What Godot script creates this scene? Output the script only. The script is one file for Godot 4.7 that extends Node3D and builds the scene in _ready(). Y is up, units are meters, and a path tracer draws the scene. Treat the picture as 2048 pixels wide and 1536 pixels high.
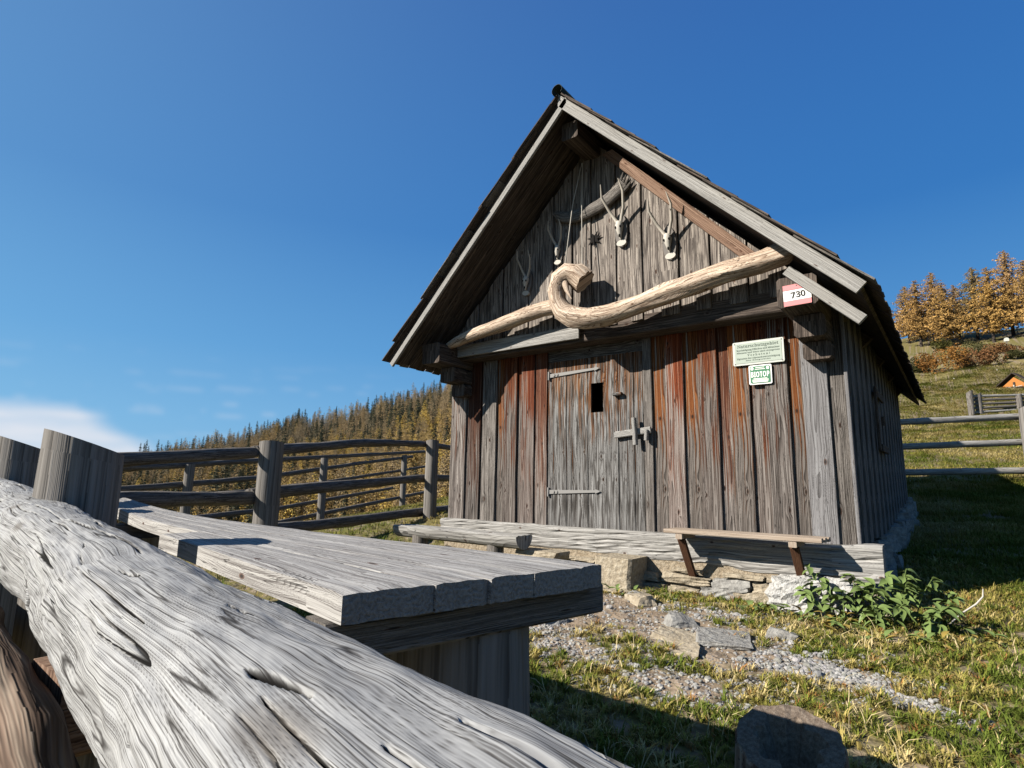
extends Node3D

# ---------------------------------------------------------------- shared state
var rng := RandomNumberGenerator.new()
var mats := {}
var used_names := {}
var log_split := PackedByteArray()
const DULL := 0.48          # one factor on all base colours below: old wood, stone and dry grass reflect little
const LOG_W := 832
const LOG_H := 2048


func _ready() -> void:
	rng.seed = 7
	light_and_camera()
	make_materials()
	build_terrain()
	build_hut()
	build_gable_decoration()
	build_signs()
	build_wall_bench()
	build_stones()
	build_table_corner()
	build_fences()
	build_background_things()
	build_plants()
	build_grass_and_gravel()
	build_trees()


# ---------------------------------------------------------------- camera, sky, sun
func light_and_camera() -> void:
	var cam := Camera3D.new()
	cam.name = "camera"
	cam.fov = 67.4
	cam.near = 0.03
	cam.far = 3000.0
	add_child(cam)
	cam.position = Vector3(4.807, 0.418, 5.068)
	cam.rotation_order = EULER_ORDER_YXZ
	cam.rotation_degrees = Vector3(9.767, 37.65, 1.012)
	cam.current = true

	var sun := DirectionalLight3D.new()
	sun.name = "sun"
	sun.light_color = Color(1.0, 0.97, 0.92)
	sun.light_energy = 1.6
	sun.light_angular_distance = 0.5
	sun.shadow_enabled = true
	add_child(sun)
	sun.look_at_from_position(Vector3.ZERO, Vector3(0.569, -0.59, -0.822), Vector3.UP)

	var sky_material := PanoramaSkyMaterial.new()
	sky_material.panorama = ImageTexture.create_from_image(sky_image())
	sky_material.energy_multiplier = 0.39
	var sky := Sky.new()
	sky.sky_material = sky_material
	var env := Environment.new()
	env.background_mode = Environment.BG_SKY
	env.sky = sky
	env.background_energy_multiplier = 1.0
	env.tonemap_mode = Environment.TONE_MAPPER_LINEAR
	env.tonemap_exposure = 2.6
	env.sdfgi_enabled = true
	env.ssao_enabled = true
	env.ssil_enabled = true
	var we := WorldEnvironment.new()
	we.name = "world_environment"
	we.environment = env
	add_child(we)


func sky_image() -> Image:
	# clear autumn air: deep blue overhead, paler at the horizon and round the sun, a bank of cirrus low in the west
	var w := 1024
	var h := 512
	var im := Image.create(w, h, false, Image.FORMAT_RGBF)
	var streak := FastNoiseLite.new()
	streak.seed = 3
	streak.frequency = 1.0
	streak.fractal_octaves = 4
	var sun := Vector3(-0.569, 0.59, 0.822).normalized()
	var stops := [-90.0, 0.0, 5.0, 12.0, 24.0, 45.0, 90.0]
	var cols := [Vector3(0.20, 0.40, 0.62), Vector3(0.23, 0.47, 0.72), Vector3(0.17, 0.41, 0.70), Vector3(0.095, 0.31, 0.64), Vector3(0.038, 0.185, 0.51), Vector3(0.022, 0.115, 0.40), Vector3(0.015, 0.085, 0.31)]
	for j in h:
		var th := PI * 0.5 - (j + 0.5) / h * PI
		var el := rad_to_deg(th)
		var k := 0
		while k < 5 and el > stops[k + 1]:
			k += 1
		var base: Vector3 = cols[k].lerp(cols[k + 1], clampf((el - stops[k]) / (stops[k + 1] - stops[k]), 0.0, 1.0))
		for i in w:
			var ph := wrapf((i + 0.5) / w * TAU, -PI, PI)
			var d := Vector3(sin(ph) * cos(th), sin(th), -cos(ph) * cos(th))
			var c := base
			var g := pow((d.dot(sun) + 1.0) * 0.5, 3.0)
			c += Vector3(0.14, 0.22, 0.19) * g
			if el > -2.0 and el < 16.0:
				var az := rad_to_deg(-ph)                     # degrees west of the -Z axis
				var edge := clampf(1.2 + (az - 67.0) * 0.62, -3.0, 6.2) * clampf((175.0 - az) / 40.0, 0.0, 1.0)
				var n := streak.get_noise_2d(az * 0.03 + 4.0, el * 0.5 + az * 0.05)
				var n2 := streak.get_noise_2d(az * 0.05 + 30.0, el * 1.3 + az * 0.12)
				var a := clampf((edge - el + n * 1.3) / 1.6, 0.0, 1.0)
				a *= clampf(0.9 + n2 * 0.35, 0.0, 1.0)
				var wisp := clampf((n2 - 0.25) * 1.2, 0.0, 0.18) * clampf(1.0 - absf(el - 6.0) / 5.0, 0.0, 1.0) * clampf((az - 42.0) / 12.0, 0.0, 1.0) * clampf((175.0 - az) / 40.0, 0.0, 1.0)
				a = clampf(a * 0.85 + wisp, 0.0, 0.9)
				c = c.lerp(Vector3(0.78, 0.80, 0.86), a)
			im.set_pixel(i, j, Color(c.x, c.y, c.z))
	return im


# ---------------------------------------------------------------- scene helpers
func numbered(called: String) -> String:
	if not used_names.has(called):
		used_names[called] = 0
		return called
	used_names[called] += 1
	return "%s_%03d" % [called, used_names[called]]


func tag(o: Node3D, label: String, category: String, group := "") -> Node3D:
	o.set_meta("label", label)
	o.set_meta("category", category)
	if group != "":
		o.set_meta("group", group)
	return o


func thing(called: String, label: String, category: String, at := Vector3.ZERO, group := "") -> Node3D:
	var o := Node3D.new()
	o.name = numbered(called)
	add_child(o)
	o.position = at
	return tag(o, label, category, group)


func part(called: String, mesh: Mesh, mat: Material, parent: Node3D, at := Vector3.ZERO, basis := Basis.IDENTITY) -> MeshInstance3D:
	var o := MeshInstance3D.new()
	o.name = called
	o.mesh = mesh
	o.material_override = mat
	parent.add_child(o, true)
	o.transform = Transform3D(basis, at)
	return o


func holder(called: String, parent: Node3D, at := Vector3.ZERO) -> Node3D:
	var o := Node3D.new()
	o.name = called
	parent.add_child(o, true)
	o.position = at
	return o


func single(called: String, mesh: Mesh, mat: Material, label: String, category: String, at := Vector3.ZERO, basis := Basis.IDENTITY, group := "") -> MeshInstance3D:
	var o := part(numbered(called), mesh, mat, self, at, basis)
	tag(o, label, category, group)
	return o


func structure(called: String, mesh: Mesh, mat: Material) -> MeshInstance3D:
	var o := part(numbered(called), mesh, mat, self)
	o.set_meta("kind", "structure")
	return o


func rot(ax: float, ay: float, az: float) -> Basis:
	return Basis.from_euler(Vector3(deg_to_rad(ax), deg_to_rad(ay), deg_to_rad(az)))


func along(from: Vector3, to: Vector3, facing := Vector3.BACK) -> Transform3D:
	# local +Y runs from «from» to «to», local +Z points as nearly as can be to «facing»
	var y := (to - from).normalized()
	var x := y.cross(facing).normalized()
	var z := x.cross(y).normalized()
	return Transform3D(Basis(x, y, z), from)


func start() -> SurfaceTool:
	var s := SurfaceTool.new()
	s.begin(Mesh.PRIMITIVE_TRIANGLES)
	return s


func vert(s: SurfaceTool, p: Vector3, uv: Vector2) -> void:
	s.set_uv(uv)
	s.add_vertex(p)


func quad(s: SurfaceTool, a: Vector3, b: Vector3, c: Vector3, d: Vector3, ua := Vector2(0, 0), ub := Vector2(1, 0), uc := Vector2(1, 1), ud := Vector2(0, 1)) -> void:
	# corners counter-clockwise seen from outside
	vert(s, a, ua)
	vert(s, c, uc)
	vert(s, b, ub)
	vert(s, a, ua)
	vert(s, d, ud)
	vert(s, c, uc)


func finish(s: SurfaceTool) -> ArrayMesh:
	s.generate_normals()
	return s.commit()


# ---------------------------------------------------------------- shapes
# A sawn board: runs along +Y, width along X, thickness along Z, chamfered, its two long edges a little uneven.
func add_board(s: SurfaceTool, L: float, w: float, t: float, o := {}) -> void:
	var bev: float = o.get("bev", 0.003)
	var seg: int = o.get("seg", 1)
	var jit: float = o.get("jit", 0.0)
	var taper: float = o.get("taper", 1.0)
	var vs: float = o.get("vs", 0.0)
	var v0: float = o.get("v0", 0.0)
	var u0: float = o.get("u0", 0.0)
	var us: float = o.get("us", 1.0)
	var slant_top: float = o.get("slant_top", 0.0)
	var slant_bottom: float = o.get("slant_bottom", 0.0)
	var bow: float = o.get("bow", 0.0)
	var tr: Transform3D = o.get("tr", Transform3D.IDENTITY)
	var rings := []
	s.set_smooth_group(-1)
	for k in seg + 1:
		var f := float(k) / seg
		var hw := w * 0.5 * lerpf(1.0, taper, f)
		var jl := rng.randf_range(-jit, jit)
		var jr := rng.randf_range(-jit, jit)
		var l := -hw + jl
		var r := hw + jr
		var q := t * 0.5
		var zb := bow * sin(f * PI)
		var ring := []
		for p in [Vector2(l + bev, q), Vector2(r - bev, q), Vector2(r, q - bev), Vector2(r, -q + bev), Vector2(r - bev, -q), Vector2(l + bev, -q), Vector2(l, -q + bev), Vector2(l, q - bev)]:
			var y := L * f
			if k == seg:
				y += slant_top * p.x / w
			if k == 0:
				y += slant_bottom * p.x / w
			ring.append(Vector3(p.x, y, p.y + zb))
		rings.append(ring)
	var uv := func(p: Vector3) -> Vector2:
		return Vector2(u0 + us * (p.x / w + 0.5 + (t * 0.5 - p.z) / w), 1.0 - p.y / L if vs == 0.0 else v0 - p.y * vs)
	for k in seg:
		for i in 8:
			var a: Vector3 = rings[k][i]
			var b: Vector3 = rings[k][(i + 1) % 8]
			var c: Vector3 = rings[k + 1][(i + 1) % 8]
			var d: Vector3 = rings[k + 1][i]
			quad(s, tr * a, tr * b, tr * c, tr * d, uv.call(a), uv.call(b), uv.call(c), uv.call(d))
	for e in 2:
		var ring: Array = rings[0 if e == 0 else seg]
		var m := Vector3.ZERO
		for p in ring:
			m += p / 8.0
		for i in 8:
			var a: Vector3 = ring[i]
			var b: Vector3 = ring[(i + 1) % 8]
			var order := [m, b, a] if e == 1 else [m, a, b]
			for p in order:
				vert(s, tr * p, Vector2(u0 + us * (p.x / w + 0.5), v0 + 0.013 + p.z * 0.4))


func board(L: float, w: float, t: float, o := {}) -> ArrayMesh:
	var s := start()
	add_board(s, L, w, t, o)
	return finish(s)


# A pole or branch swept along points; radii per point; uneven round; ends capped.
func add_tube(s: SurfaceTool, pts: Array, radii: Array, n := 10, o := {}) -> void:
	var rough: float = o.get("rough", 0.0)
	var vs: float = o.get("vs", 0.5)
	var u0: float = o.get("u0", 0.0)
	var us: float = o.get("us", 1.0)
	var flat: float = o.get("flat", 1.0)
	var cap_a: Vector3 = o.get("cap_a", Vector3.ZERO)
	var cap_b: Vector3 = o.get("cap_b", Vector3.ZERO)
	var splits: Array = o.get("splits", [])          # drying cracks down the pole: angle, half width, depth (in radii)
	var noise := FastNoiseLite.new()
	noise.seed = o.get("seed", 1)
	noise.frequency = o.get("freq", 6.0)
	var rings := []
	var vv := []
	var run := 0.0
	var side := Vector3.ZERO
	for k in pts.size():
		var p: Vector3 = pts[k]
		var dir: Vector3 = (pts[mini(k + 1, pts.size() - 1)] - pts[maxi(k - 1, 0)]).normalized()
		if k == 0:
			side = dir.cross(Vector3.UP if absf(dir.y) < 0.9 else Vector3.RIGHT).normalized()
		else:
			run += p.distance_to(pts[k - 1])
			side = (side - dir * side.dot(dir)).normalized()
		var up := side.cross(dir).normalized()
		var ring := []
		for i in n:
			var a := TAU * i / n
			var r: float = radii[k]
			var q := side * cos(a) + up * sin(a) * flat
			if rough > 0.0:
				r *= 1.0 + rough * noise.get_noise_3dv(p * 0.6 + q * 0.25)
			for sp in splits:
				var da := absf(wrapf(a - sp[0], -PI, PI))
				if da < sp[1]:
					r -= radii[k] * sp[2] * (1.0 - da / sp[1])
			var x := p + q * r
			if k == 0 and cap_a != Vector3.ZERO:
				x += dir * q.dot(cap_a) * r
			if k == pts.size() - 1 and cap_b != Vector3.ZERO:
				x += dir * q.dot(cap_b) * r
			ring.append(x)
		rings.append(ring)
		vv.append(run * vs)
	s.set_smooth_group(0)
	for k in pts.size() - 1:
		for i in n:
			var j := (i + 1) % n
			var ua := u0 + us * float(i) / n
			var ub := u0 + us * float(i + 1) / n
			quad(s, rings[k][j], rings[k][i], rings[k + 1][i], rings[k + 1][j], Vector2(ub, vv[k]), Vector2(ua, vv[k]), Vector2(ua, vv[k + 1]), Vector2(ub, vv[k + 1]))
	s.set_smooth_group(-1)
	for e in 2:
		var ring: Array = rings[0 if e == 0 else pts.size() - 1]
		var m := Vector3.ZERO
		for p in ring:
			m += p / n
		for i in n:
			var a: Vector3 = ring[i]
			var b: Vector3 = ring[(i + 1) % n]
			var rr: float = radii[0 if e == 0 else pts.size() - 1]
			var w := [m, a, b] if e == 1 else [m, b, a]
			for p in w:
				var q: Vector3 = p - m
				vert(s, p, Vector2(0.5 + (q.x + q.z * 0.7) * 0.8, 0.5 + (q.y + q.z * 0.5) * 0.15 + rr))


func tube(pts: Array, radii: Array, n := 10, o := {}) -> ArrayMesh:
	var s := start()
	add_tube(s, pts, radii, n, o)
	return finish(s)


# An angular stone: a ball cut by random planes, then roughened.
func stone(seed_: int, size: Vector3, lat := 9, lon := 12, cuts := 13, rough := 0.05, smooth := true) -> ArrayMesh:
	var r2 := RandomNumberGenerator.new()
	r2.seed = seed_
	var noise := FastNoiseLite.new()
	noise.seed = seed_
	noise.frequency = 1.6
	var planes := []
	for i in cuts:
		var z := r2.randf_range(-1, 1)
		var a := r2.randf_range(0, TAU)
		var q := sqrt(1.0 - z * z)
		planes.append([Vector3(q * cos(a), z, q * sin(a)), r2.randf_range(0.72, 1.0)])
	var grid := []
	for j in lat + 1:
		var th := PI * j / lat
		var row := []
		for i in lon + 1:
			var ph := TAU * (i % lon) / lon
			var d := Vector3(sin(th) * cos(ph), cos(th), sin(th) * sin(ph))
			var r := 1.05
			for pl in planes:
				var c: float = d.dot(pl[0])
				if c > 0.05:
					r = minf(r, pl[1] / c)
			r *= 1.0 + rough * noise.get_noise_3dv(d * 1.5) + rough * 0.6 * noise.get_noise_3dv(d * 5.0)
			row.append(d * r * size)
		grid.append(row)
	var s := start()
	s.set_smooth_group(0 if smooth else -1)
	for j in lat:
		for i in lon:
			quad(s, grid[j][i], grid[j][i + 1], grid[j + 1][i + 1], grid[j + 1][i], Vector2(float(i) / lon, float(j) / lat), Vector2(float(i + 1) / lon, float(j) / lat), Vector2(float(i + 1) / lon, float(j + 1) / lat), Vector2(float(i) / lon, float(j + 1) / lat))
	return finish(s)


# A broken or hewn block: a box with shifted corners, rounded arrises and a rough face.
func block_stone(seed_: int, size: Vector3, sub := 4, shift := 0.16, rough := 0.05, soft := 0.16) -> ArrayMesh:
	var r2 := RandomNumberGenerator.new()
	r2.seed = seed_
	var noise := FastNoiseLite.new()
	noise.seed = seed_
	noise.frequency = 1.0
	var corner := []
	for i in 8:
		corner.append(Vector3(r2.randf_range(-1, 1), r2.randf_range(-1, 1), r2.randf_range(-1, 1)) * shift)
	var s := start()
	s.set_smooth_group(-1)
	var place := func(p: Vector3) -> Vector3:
		var q := p
		for i in 8:
			var w := (0.5 + 0.5 * p.x * (1 if i & 1 else -1)) * (0.5 + 0.5 * p.y * (1 if i & 2 else -1)) * (0.5 + 0.5 * p.z * (1 if i & 4 else -1))
			q += corner[i] * w
		q = q.lerp(p.normalized() * 1.2, soft)
		q *= 1.0 + rough * noise.get_noise_3dv(p * 1.3) + rough * 0.7 * noise.get_noise_3dv(p * 3.7)
		return q * size
	for face in 6:
		var n := Vector3.ZERO
		n[face / 2] = 1.0 if face % 2 == 0 else -1.0
		var u := Vector3.ZERO
		u[(face / 2 + 1) % 3] = 1.0
		var v := n.cross(u)
		for j in sub:
			for i in sub:
				var q := []
				for c in [[0, 0], [1, 0], [1, 1], [0, 1]]:
					q.append(place.call(n + u * (2.0 * (i + c[0]) / sub - 1.0) + v * (2.0 * (j + c[1]) / sub - 1.0)))
				quad(s, q[0], q[1], q[2], q[3], Vector2(i, j), Vector2(i + 1, j), Vector2(i + 1, j + 1), Vector2(i, j + 1))
	return finish(s)


func multi(mesh: Mesh, mat: Material, transforms: Array, colors: Array) -> MultiMeshInstance3D:
	var mm := MultiMesh.new()
	mm.transform_format = MultiMesh.TRANSFORM_3D
	mm.use_colors = true
	mm.mesh = mesh
	mm.instance_count = transforms.size()
	for i in transforms.size():
		mm.set_instance_transform(i, transforms[i])
		mm.set_instance_color(i, colors[i])
	var o := MultiMeshInstance3D.new()
	o.multimesh = mm
	o.material_override = mat
	return o


func stuff(called: String, mesh: Mesh, mat: Material, transforms: Array, colors: Array, label: String, category: String, parent: Node3D = self) -> void:
	var o := multi(mesh, mat, transforms, colors)
	o.name = numbered(called)
	parent.add_child(o, true)
	o.set_meta("kind", "stuff")
	if parent == self:
		tag(o, label, category)


# ---------------------------------------------------------------- procedural surfaces
func surface(albedo: Texture2D, height: Texture2D, depth_cm: float, rough := 0.9, tint := Color.WHITE) -> StandardMaterial3D:
	var m := StandardMaterial3D.new()
	m.albedo_texture = albedo
	m.albedo_color = Color(tint.r * DULL, tint.g * DULL, tint.b * DULL).linear_to_srgb()
	m.roughness = rough
	m.metallic_specular = 0.25
	if height:
		m.heightmap_enabled = true
		m.heightmap_texture = height
		m.heightmap_scale = depth_cm
	return m


func plain(c: Color, rough := 0.85, metal := 0.0) -> StandardMaterial3D:
	var m := StandardMaterial3D.new()
	m.albedo_color = Color(c.r * DULL, c.g * DULL, c.b * DULL).linear_to_srgb()
	m.roughness = rough
	m.metallic = metal
	m.metallic_specular = 0.3
	return m


# Grain of a piece of wood, u across the grain, v along it. Colours are sRGB.
# «fresh» wood shows where weather has not reached: above «line» (0 top .. 1 bottom), with a streaky border.
func wood(o: Dictionary) -> Array:
	var w: int = o.get("w", 128)
	var h: int = o.get("h", 512)
	var wid: float = o.get("wid", 0.17)
	var lng: float = o.get("len", 1.9)
	var rings: float = o.get("rings", 42.0)
	var warp: float = o.get("warp", 0.03)
	var knots: int = o.get("knots", 3)
	var crack: float = o.get("crack", 0.035)
	var dark: Vector3 = o.get("dark", Vector3(0.20, 0.18, 0.165))
	var mid: Vector3 = o.get("mid", Vector3(0.47, 0.44, 0.42))
	var pale: Vector3 = o.get("pale", Vector3(0.72, 0.695, 0.67))
	var fresh: Vector3 = o.get("fresh", Vector3(0.66, 0.37, 0.18))
	var fresh_dark: Vector3 = o.get("fresh_dark", Vector3(0.34, 0.15, 0.07))
	var line: float = o.get("line", -1.0)
	var soft: float = o.get("soft", 0.18)
	var stain: float = o.get("stain", 0.0)
	var contrast: float = o.get("contrast", 1.0)
	var low := FastNoiseLite.new()
	low.seed = o.seed
	low.frequency = 1.0
	low.fractal_octaves = 2
	var fib := FastNoiseLite.new()
	fib.seed = o.seed + 50
	fib.frequency = 1.0
	fib.fractal_octaves = 3
	var crk := FastNoiseLite.new()
	crk.seed = o.seed + 90
	crk.frequency = 1.0
	crk.fractal_octaves = 2
	var r2 := RandomNumberGenerator.new()
	r2.seed = o.seed
	var kn := []
	for i in knots:
		kn.append([r2.randf_range(0.12, 0.88) * wid, (i + r2.randf_range(0.15, 0.85)) / knots * lng, r2.randf_range(0.008, 0.017)])
	var x0 := r2.randf_range(0.25, 0.75) * wid
	var rgb := PackedByteArray()
	rgb.resize(w * h * 3)
	var hgt := PackedByteArray()
	hgt.resize(w * h)
	for j in h:
		var y := lng * (j + 0.5) / h
		var bend := low.get_noise_2d(y * 0.9, 7.3) * warp
		var near := []
		for k in kn:
			if absf(y - k[1]) < k[2] * 9.0:
				near.append(k)
		for i in w:
			var x := wid * (i + 0.5) / w
			var dx := x - x0 + bend
			var q := sqrt(dx * dx + 0.0004 + 0.0007 * (1.0 + low.get_noise_2d(y * 0.7, 31.0))) + low.get_noise_2d(x * 14.0, y * 1.1) * warp * 0.35
			var kd := 9.0
			for k in near:
				var ax: float = (x - k[0]) / k[2]
				var ay: float = (y - k[1]) / (k[2] * 2.4)
				var d2 := ax * ax + ay * ay
				kd = minf(kd, d2 * 2.2)
				q += 0.017 * exp(-d2 * 0.55)
			var r := fposmod(q * rings * 2.2, 1.0)
			var late := r * r * r
			var f := fib.get_noise_2d(x * 320.0 + q * 60.0, y * 2.4)
			var f2 := fib.get_noise_2d(x * 60.0 + bend * 30.0 + 40.0, y * 0.9)
			var cr := absf(crk.get_noise_2d(x * 70.0 + bend * 40.0 + q * 25.0, y * 0.9))
			var t := 0.58 + f2 * 0.42 * contrast + f * 0.28 * contrast - late * 0.46 * contrast
			var g := 1.0
			if line > -0.5:
				g = clampf((y / lng - line + f2 * 0.62 + f * 0.16 + low.get_noise_2d(x * 9.0 + 3.0, y * 1.2 + 8.0) * 0.3) / soft + 0.5, 0.0, 1.0)
			t = clampf(t, 0.0, 1.0)
			var c := dark.lerp(mid, t * 2.0) if t < 0.5 else mid.lerp(pale, t * 2.0 - 1.0)
			if g < 1.0:
				c = fresh_dark.lerp(fresh, clampf(t * 1.15, 0.0, 1.0)).lerp(c, g)
			if stain > 0.0:
				var sn := low.get_noise_2d(x * 22.0 + 9.0, y * 2.3 + 5.0) + f2 * 0.5
				c = c.lerp(dark * 0.85, clampf((sn - 0.12) * 2.5, 0.0, 1.0) * stain)
			var hh := 0.62 - late * 0.25 + f * 0.18
			if cr < crack:
				var e := 1.0 - cr / crack
				if fib.get_noise_2d(y * 1.3 + x * 9.0, 77.0) > -0.08:
					c = c.lerp(dark * 0.4, e * 0.85)
					hh -= e * 0.55
			if kd < 1.0:
				var e2 := clampf(1.25 - kd, 0.0, 1.0)
				c = c.lerp(dark * 0.55 if kd < 0.25 else (dark + fresh_dark) * 0.5, e2 * 0.85)
				hh += 0.15 * (1.0 - kd)
			var at := j * w + i
			rgb[at * 3] = int(clampf(c.x, 0.0, 1.0) * 255.0)
			rgb[at * 3 + 1] = int(clampf(c.y, 0.0, 1.0) * 255.0)
			rgb[at * 3 + 2] = int(clampf(c.z, 0.0, 1.0) * 255.0)
			hgt[at] = int(clampf(hh, 0.0, 1.0) * 255.0)
	var a := ImageTexture.create_from_image(Image.create_from_data(w, h, false, Image.FORMAT_RGB8, rgb))
	var b := ImageTexture.create_from_image(Image.create_from_data(w, h, false, Image.FORMAT_L8, hgt))
	return [a, b]


func wood_mat(depth: float, o: Dictionary, rough := 0.88) -> StandardMaterial3D:
	var t := wood(o)
	return surface(t[0], t[1], depth, rough, Color.WHITE * o.get("lift", 1.0))


# The old log in front: grain bent by knots, long drying cracks. The heights also shape its mesh.
func weathered_log_surface() -> StandardMaterial3D:
	var w := LOG_W
	var h := LOG_H
	var girth := 0.42
	var lng := 1.8
	var low := FastNoiseLite.new()
	low.seed = 5
	low.frequency = 1.0
	low.fractal_octaves = 2
	var fib := FastNoiseLite.new()
	fib.seed = 15
	fib.frequency = 1.0
	fib.fractal_octaves = 3
	var crk := FastNoiseLite.new()
	crk.seed = 27
	crk.frequency = 1.0
	crk.fractal_octaves = 1
	var knots := [[0.16, 0.34, 0.020], [0.26, 1.02, 0.024], [0.13, 1.50, 0.016], [0.30, 0.66, 0.018]]
	var rgb := PackedByteArray()
	rgb.resize(w * h * 3)
	log_split.resize(w * h)
	var relief := PackedByteArray()
	relief.resize(w * h)
	var dark := Vector3(0.19, 0.175, 0.165)
	var mid := Vector3(0.675, 0.675, 0.675)
	var pale := Vector3(0.84, 0.84, 0.835)
	for j in h:
		var y := lng * j / h
		var bend := low.get_noise_2d(y * 1.5, 3.0) * 0.012
		var close := []
		for k in knots:
			if absf(y - k[1]) < k[2] * 10.4:
				close.append(k)
		for i in w:
			var x := girth * i / w
			var q := x + bend + low.get_noise_2d(x * 5.0, y * 1.3) * 0.006
			var hh := 0.80
			var kd := 9.0
			for k in close:
				var ax: float = (x - k[0]) / k[2]
				var ay: float = (y - k[1]) / (k[2] * 2.6)
				if absf(ax) < 5.0 and absf(ay) < 4.0:
					var d2 := ax * ax + ay * ay
					kd = minf(kd, d2)
					q += signf(ax) * 0.006 * exp(-d2 * 0.30) * minf(1.0, absf(ax) * 2.0)
					hh += 0.10 * exp(-d2 * 0.6)
			var f := fib.get_noise_2d(q * 760.0, y * 3.4)
			var f2 := fib.get_noise_2d(q * 130.0 + 50.0, y * 1.0)
			var spots := low.get_noise_2d(x * 26.0 + 60.0, y * 9.0)
			var t := 0.64 + f * 0.66 + f2 * 0.11 + spots * 0.14
			# long splits
			var c1 := absf(crk.get_noise_2d(q * 20.0, y * 0.8))
			var e1 := 0.0
			if c1 < 0.08:
				var gate := low.get_noise_2d(q * 10.0 + 100.0, y * 2.1)
				if gate > -0.05:
					e1 = clampf(1.3 - c1 / (0.030 + 0.09 * maxf(gate, 0.0)), 0.0, 1.0)
			# long hairlines and short checks
			var c3 := absf(crk.get_noise_2d(q * 62.0 + 150.0, y * 0.9))
			var e3 := 0.0
			if c3 < 0.085 and low.get_noise_2d(q * 14.0 + 20.0, y * 2.0 + 60.0) > -0.2:
				e3 = clampf(1.0 - c3 / 0.085, 0.0, 1.0)
			var c2 := absf(crk.get_noise_2d(q * 140.0 + 300.0, y * 1.3))
			var e2 := 0.0
			if c2 < 0.11 and low.get_noise_2d(q * 21.0 + 200.0, y * 2.2) > -0.1:
				e2 = clampf(1.1 - c2 / 0.10, 0.0, 1.0)
			t = clampf(t, 0.0, 1.0)
			var c := dark.lerp(mid, t * 2.0) if t < 0.5 else mid.lerp(pale, t * 2.0 - 1.0)
			c = c.lerp(dark * 0.9, e2 * 0.6)
			c = c.lerp(dark * 0.7, e3 * 0.75)
			c = c.lerp(dark * 0.35, minf(1.0, e1 * 1.4))
			hh += f * 0.045 + f2 * 0.008
			hh -= e1 * 0.62 + e3 * 0.20 + e2 * 0.08
			if kd < 1.0:
				c = c.lerp(Vector3(0.42, 0.39, 0.36), (1.0 - kd) * 0.5)
			var at := j * w + i
			rgb[at * 3] = int(clampf(c.x, 0.0, 1.0) * 255.0)
			rgb[at * 3 + 1] = int(clampf(c.y, 0.0, 1.0) * 255.0)
			rgb[at * 3 + 2] = int(clampf(c.z, 0.0, 1.0) * 255.0)
			relief[at] = int(clampf(hh, 0.0, 1.0) * 255.0)
			log_split[at] = int(e1 * 255.0)
	var a := ImageTexture.create_from_image(Image.create_from_data(w, h, false, Image.FORMAT_RGB8, rgb))
	var b := ImageTexture.create_from_image(Image.create_from_data(w, h, false, Image.FORMAT_L8, relief))
	return surface(a, b, 0.2, 0.95, Color(0.86, 0.86, 0.86))


# Mottled mineral or soil colour, seamless, laid on from three sides.
func mottled(seed_: int, a: Color, b: Color, c: Color, scale: float, depth: float, freq := 0.02, vertex := false) -> StandardMaterial3D:
	var n := FastNoiseLite.new()
	n.seed = seed_
	n.frequency = freq
	n.fractal_octaves = 5
	n.fractal_gain = 0.6
	var src := n.get_seamless_image(320, 320)
	src.convert(Image.FORMAT_L8)
	var n2 := FastNoiseLite.new()
	n2.seed = seed_ + 1
	n2.frequency = freq * 4.0
	n2.fractal_octaves = 3
	var src2 := n2.get_seamless_image(320, 320)
	src2.convert(Image.FORMAT_L8)
	var d := src.get_data()
	var d2 := src2.get_data()
	var out := PackedByteArray()
	out.resize(320 * 320 * 3)
	var table := []
	for i in 256:
		var t := clampf((i / 255.0 - 0.2) / 0.6, 0.0, 1.0)
		var k := (a.lerp(b, t * 2.0) if t < 0.5 else b.lerp(c, t * 2.0 - 1.0)).linear_to_srgb()
		table.append([int(k.r * 255), int(k.g * 255), int(k.b * 255)])
	for i in 320 * 320:
		var m := clampi(int(d[i] * 0.62 + d2[i] * 0.38), 0, 255)
		var k: Array = table[m]
		out[i * 3] = k[0]
		out[i * 3 + 1] = k[1]
		out[i * 3 + 2] = k[2]
	var tex := ImageTexture.create_from_image(Image.create_from_data(320, 320, false, Image.FORMAT_RGB8, out))
	var mat := surface(tex, ImageTexture.create_from_image(src), depth, 0.95)
	mat.uv1_triplanar = true
	mat.uv1_world_triplanar = true
	mat.uv1_scale = Vector3.ONE * scale
	if vertex:
		mat.vertex_color_use_as_albedo = true
	return mat


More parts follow.
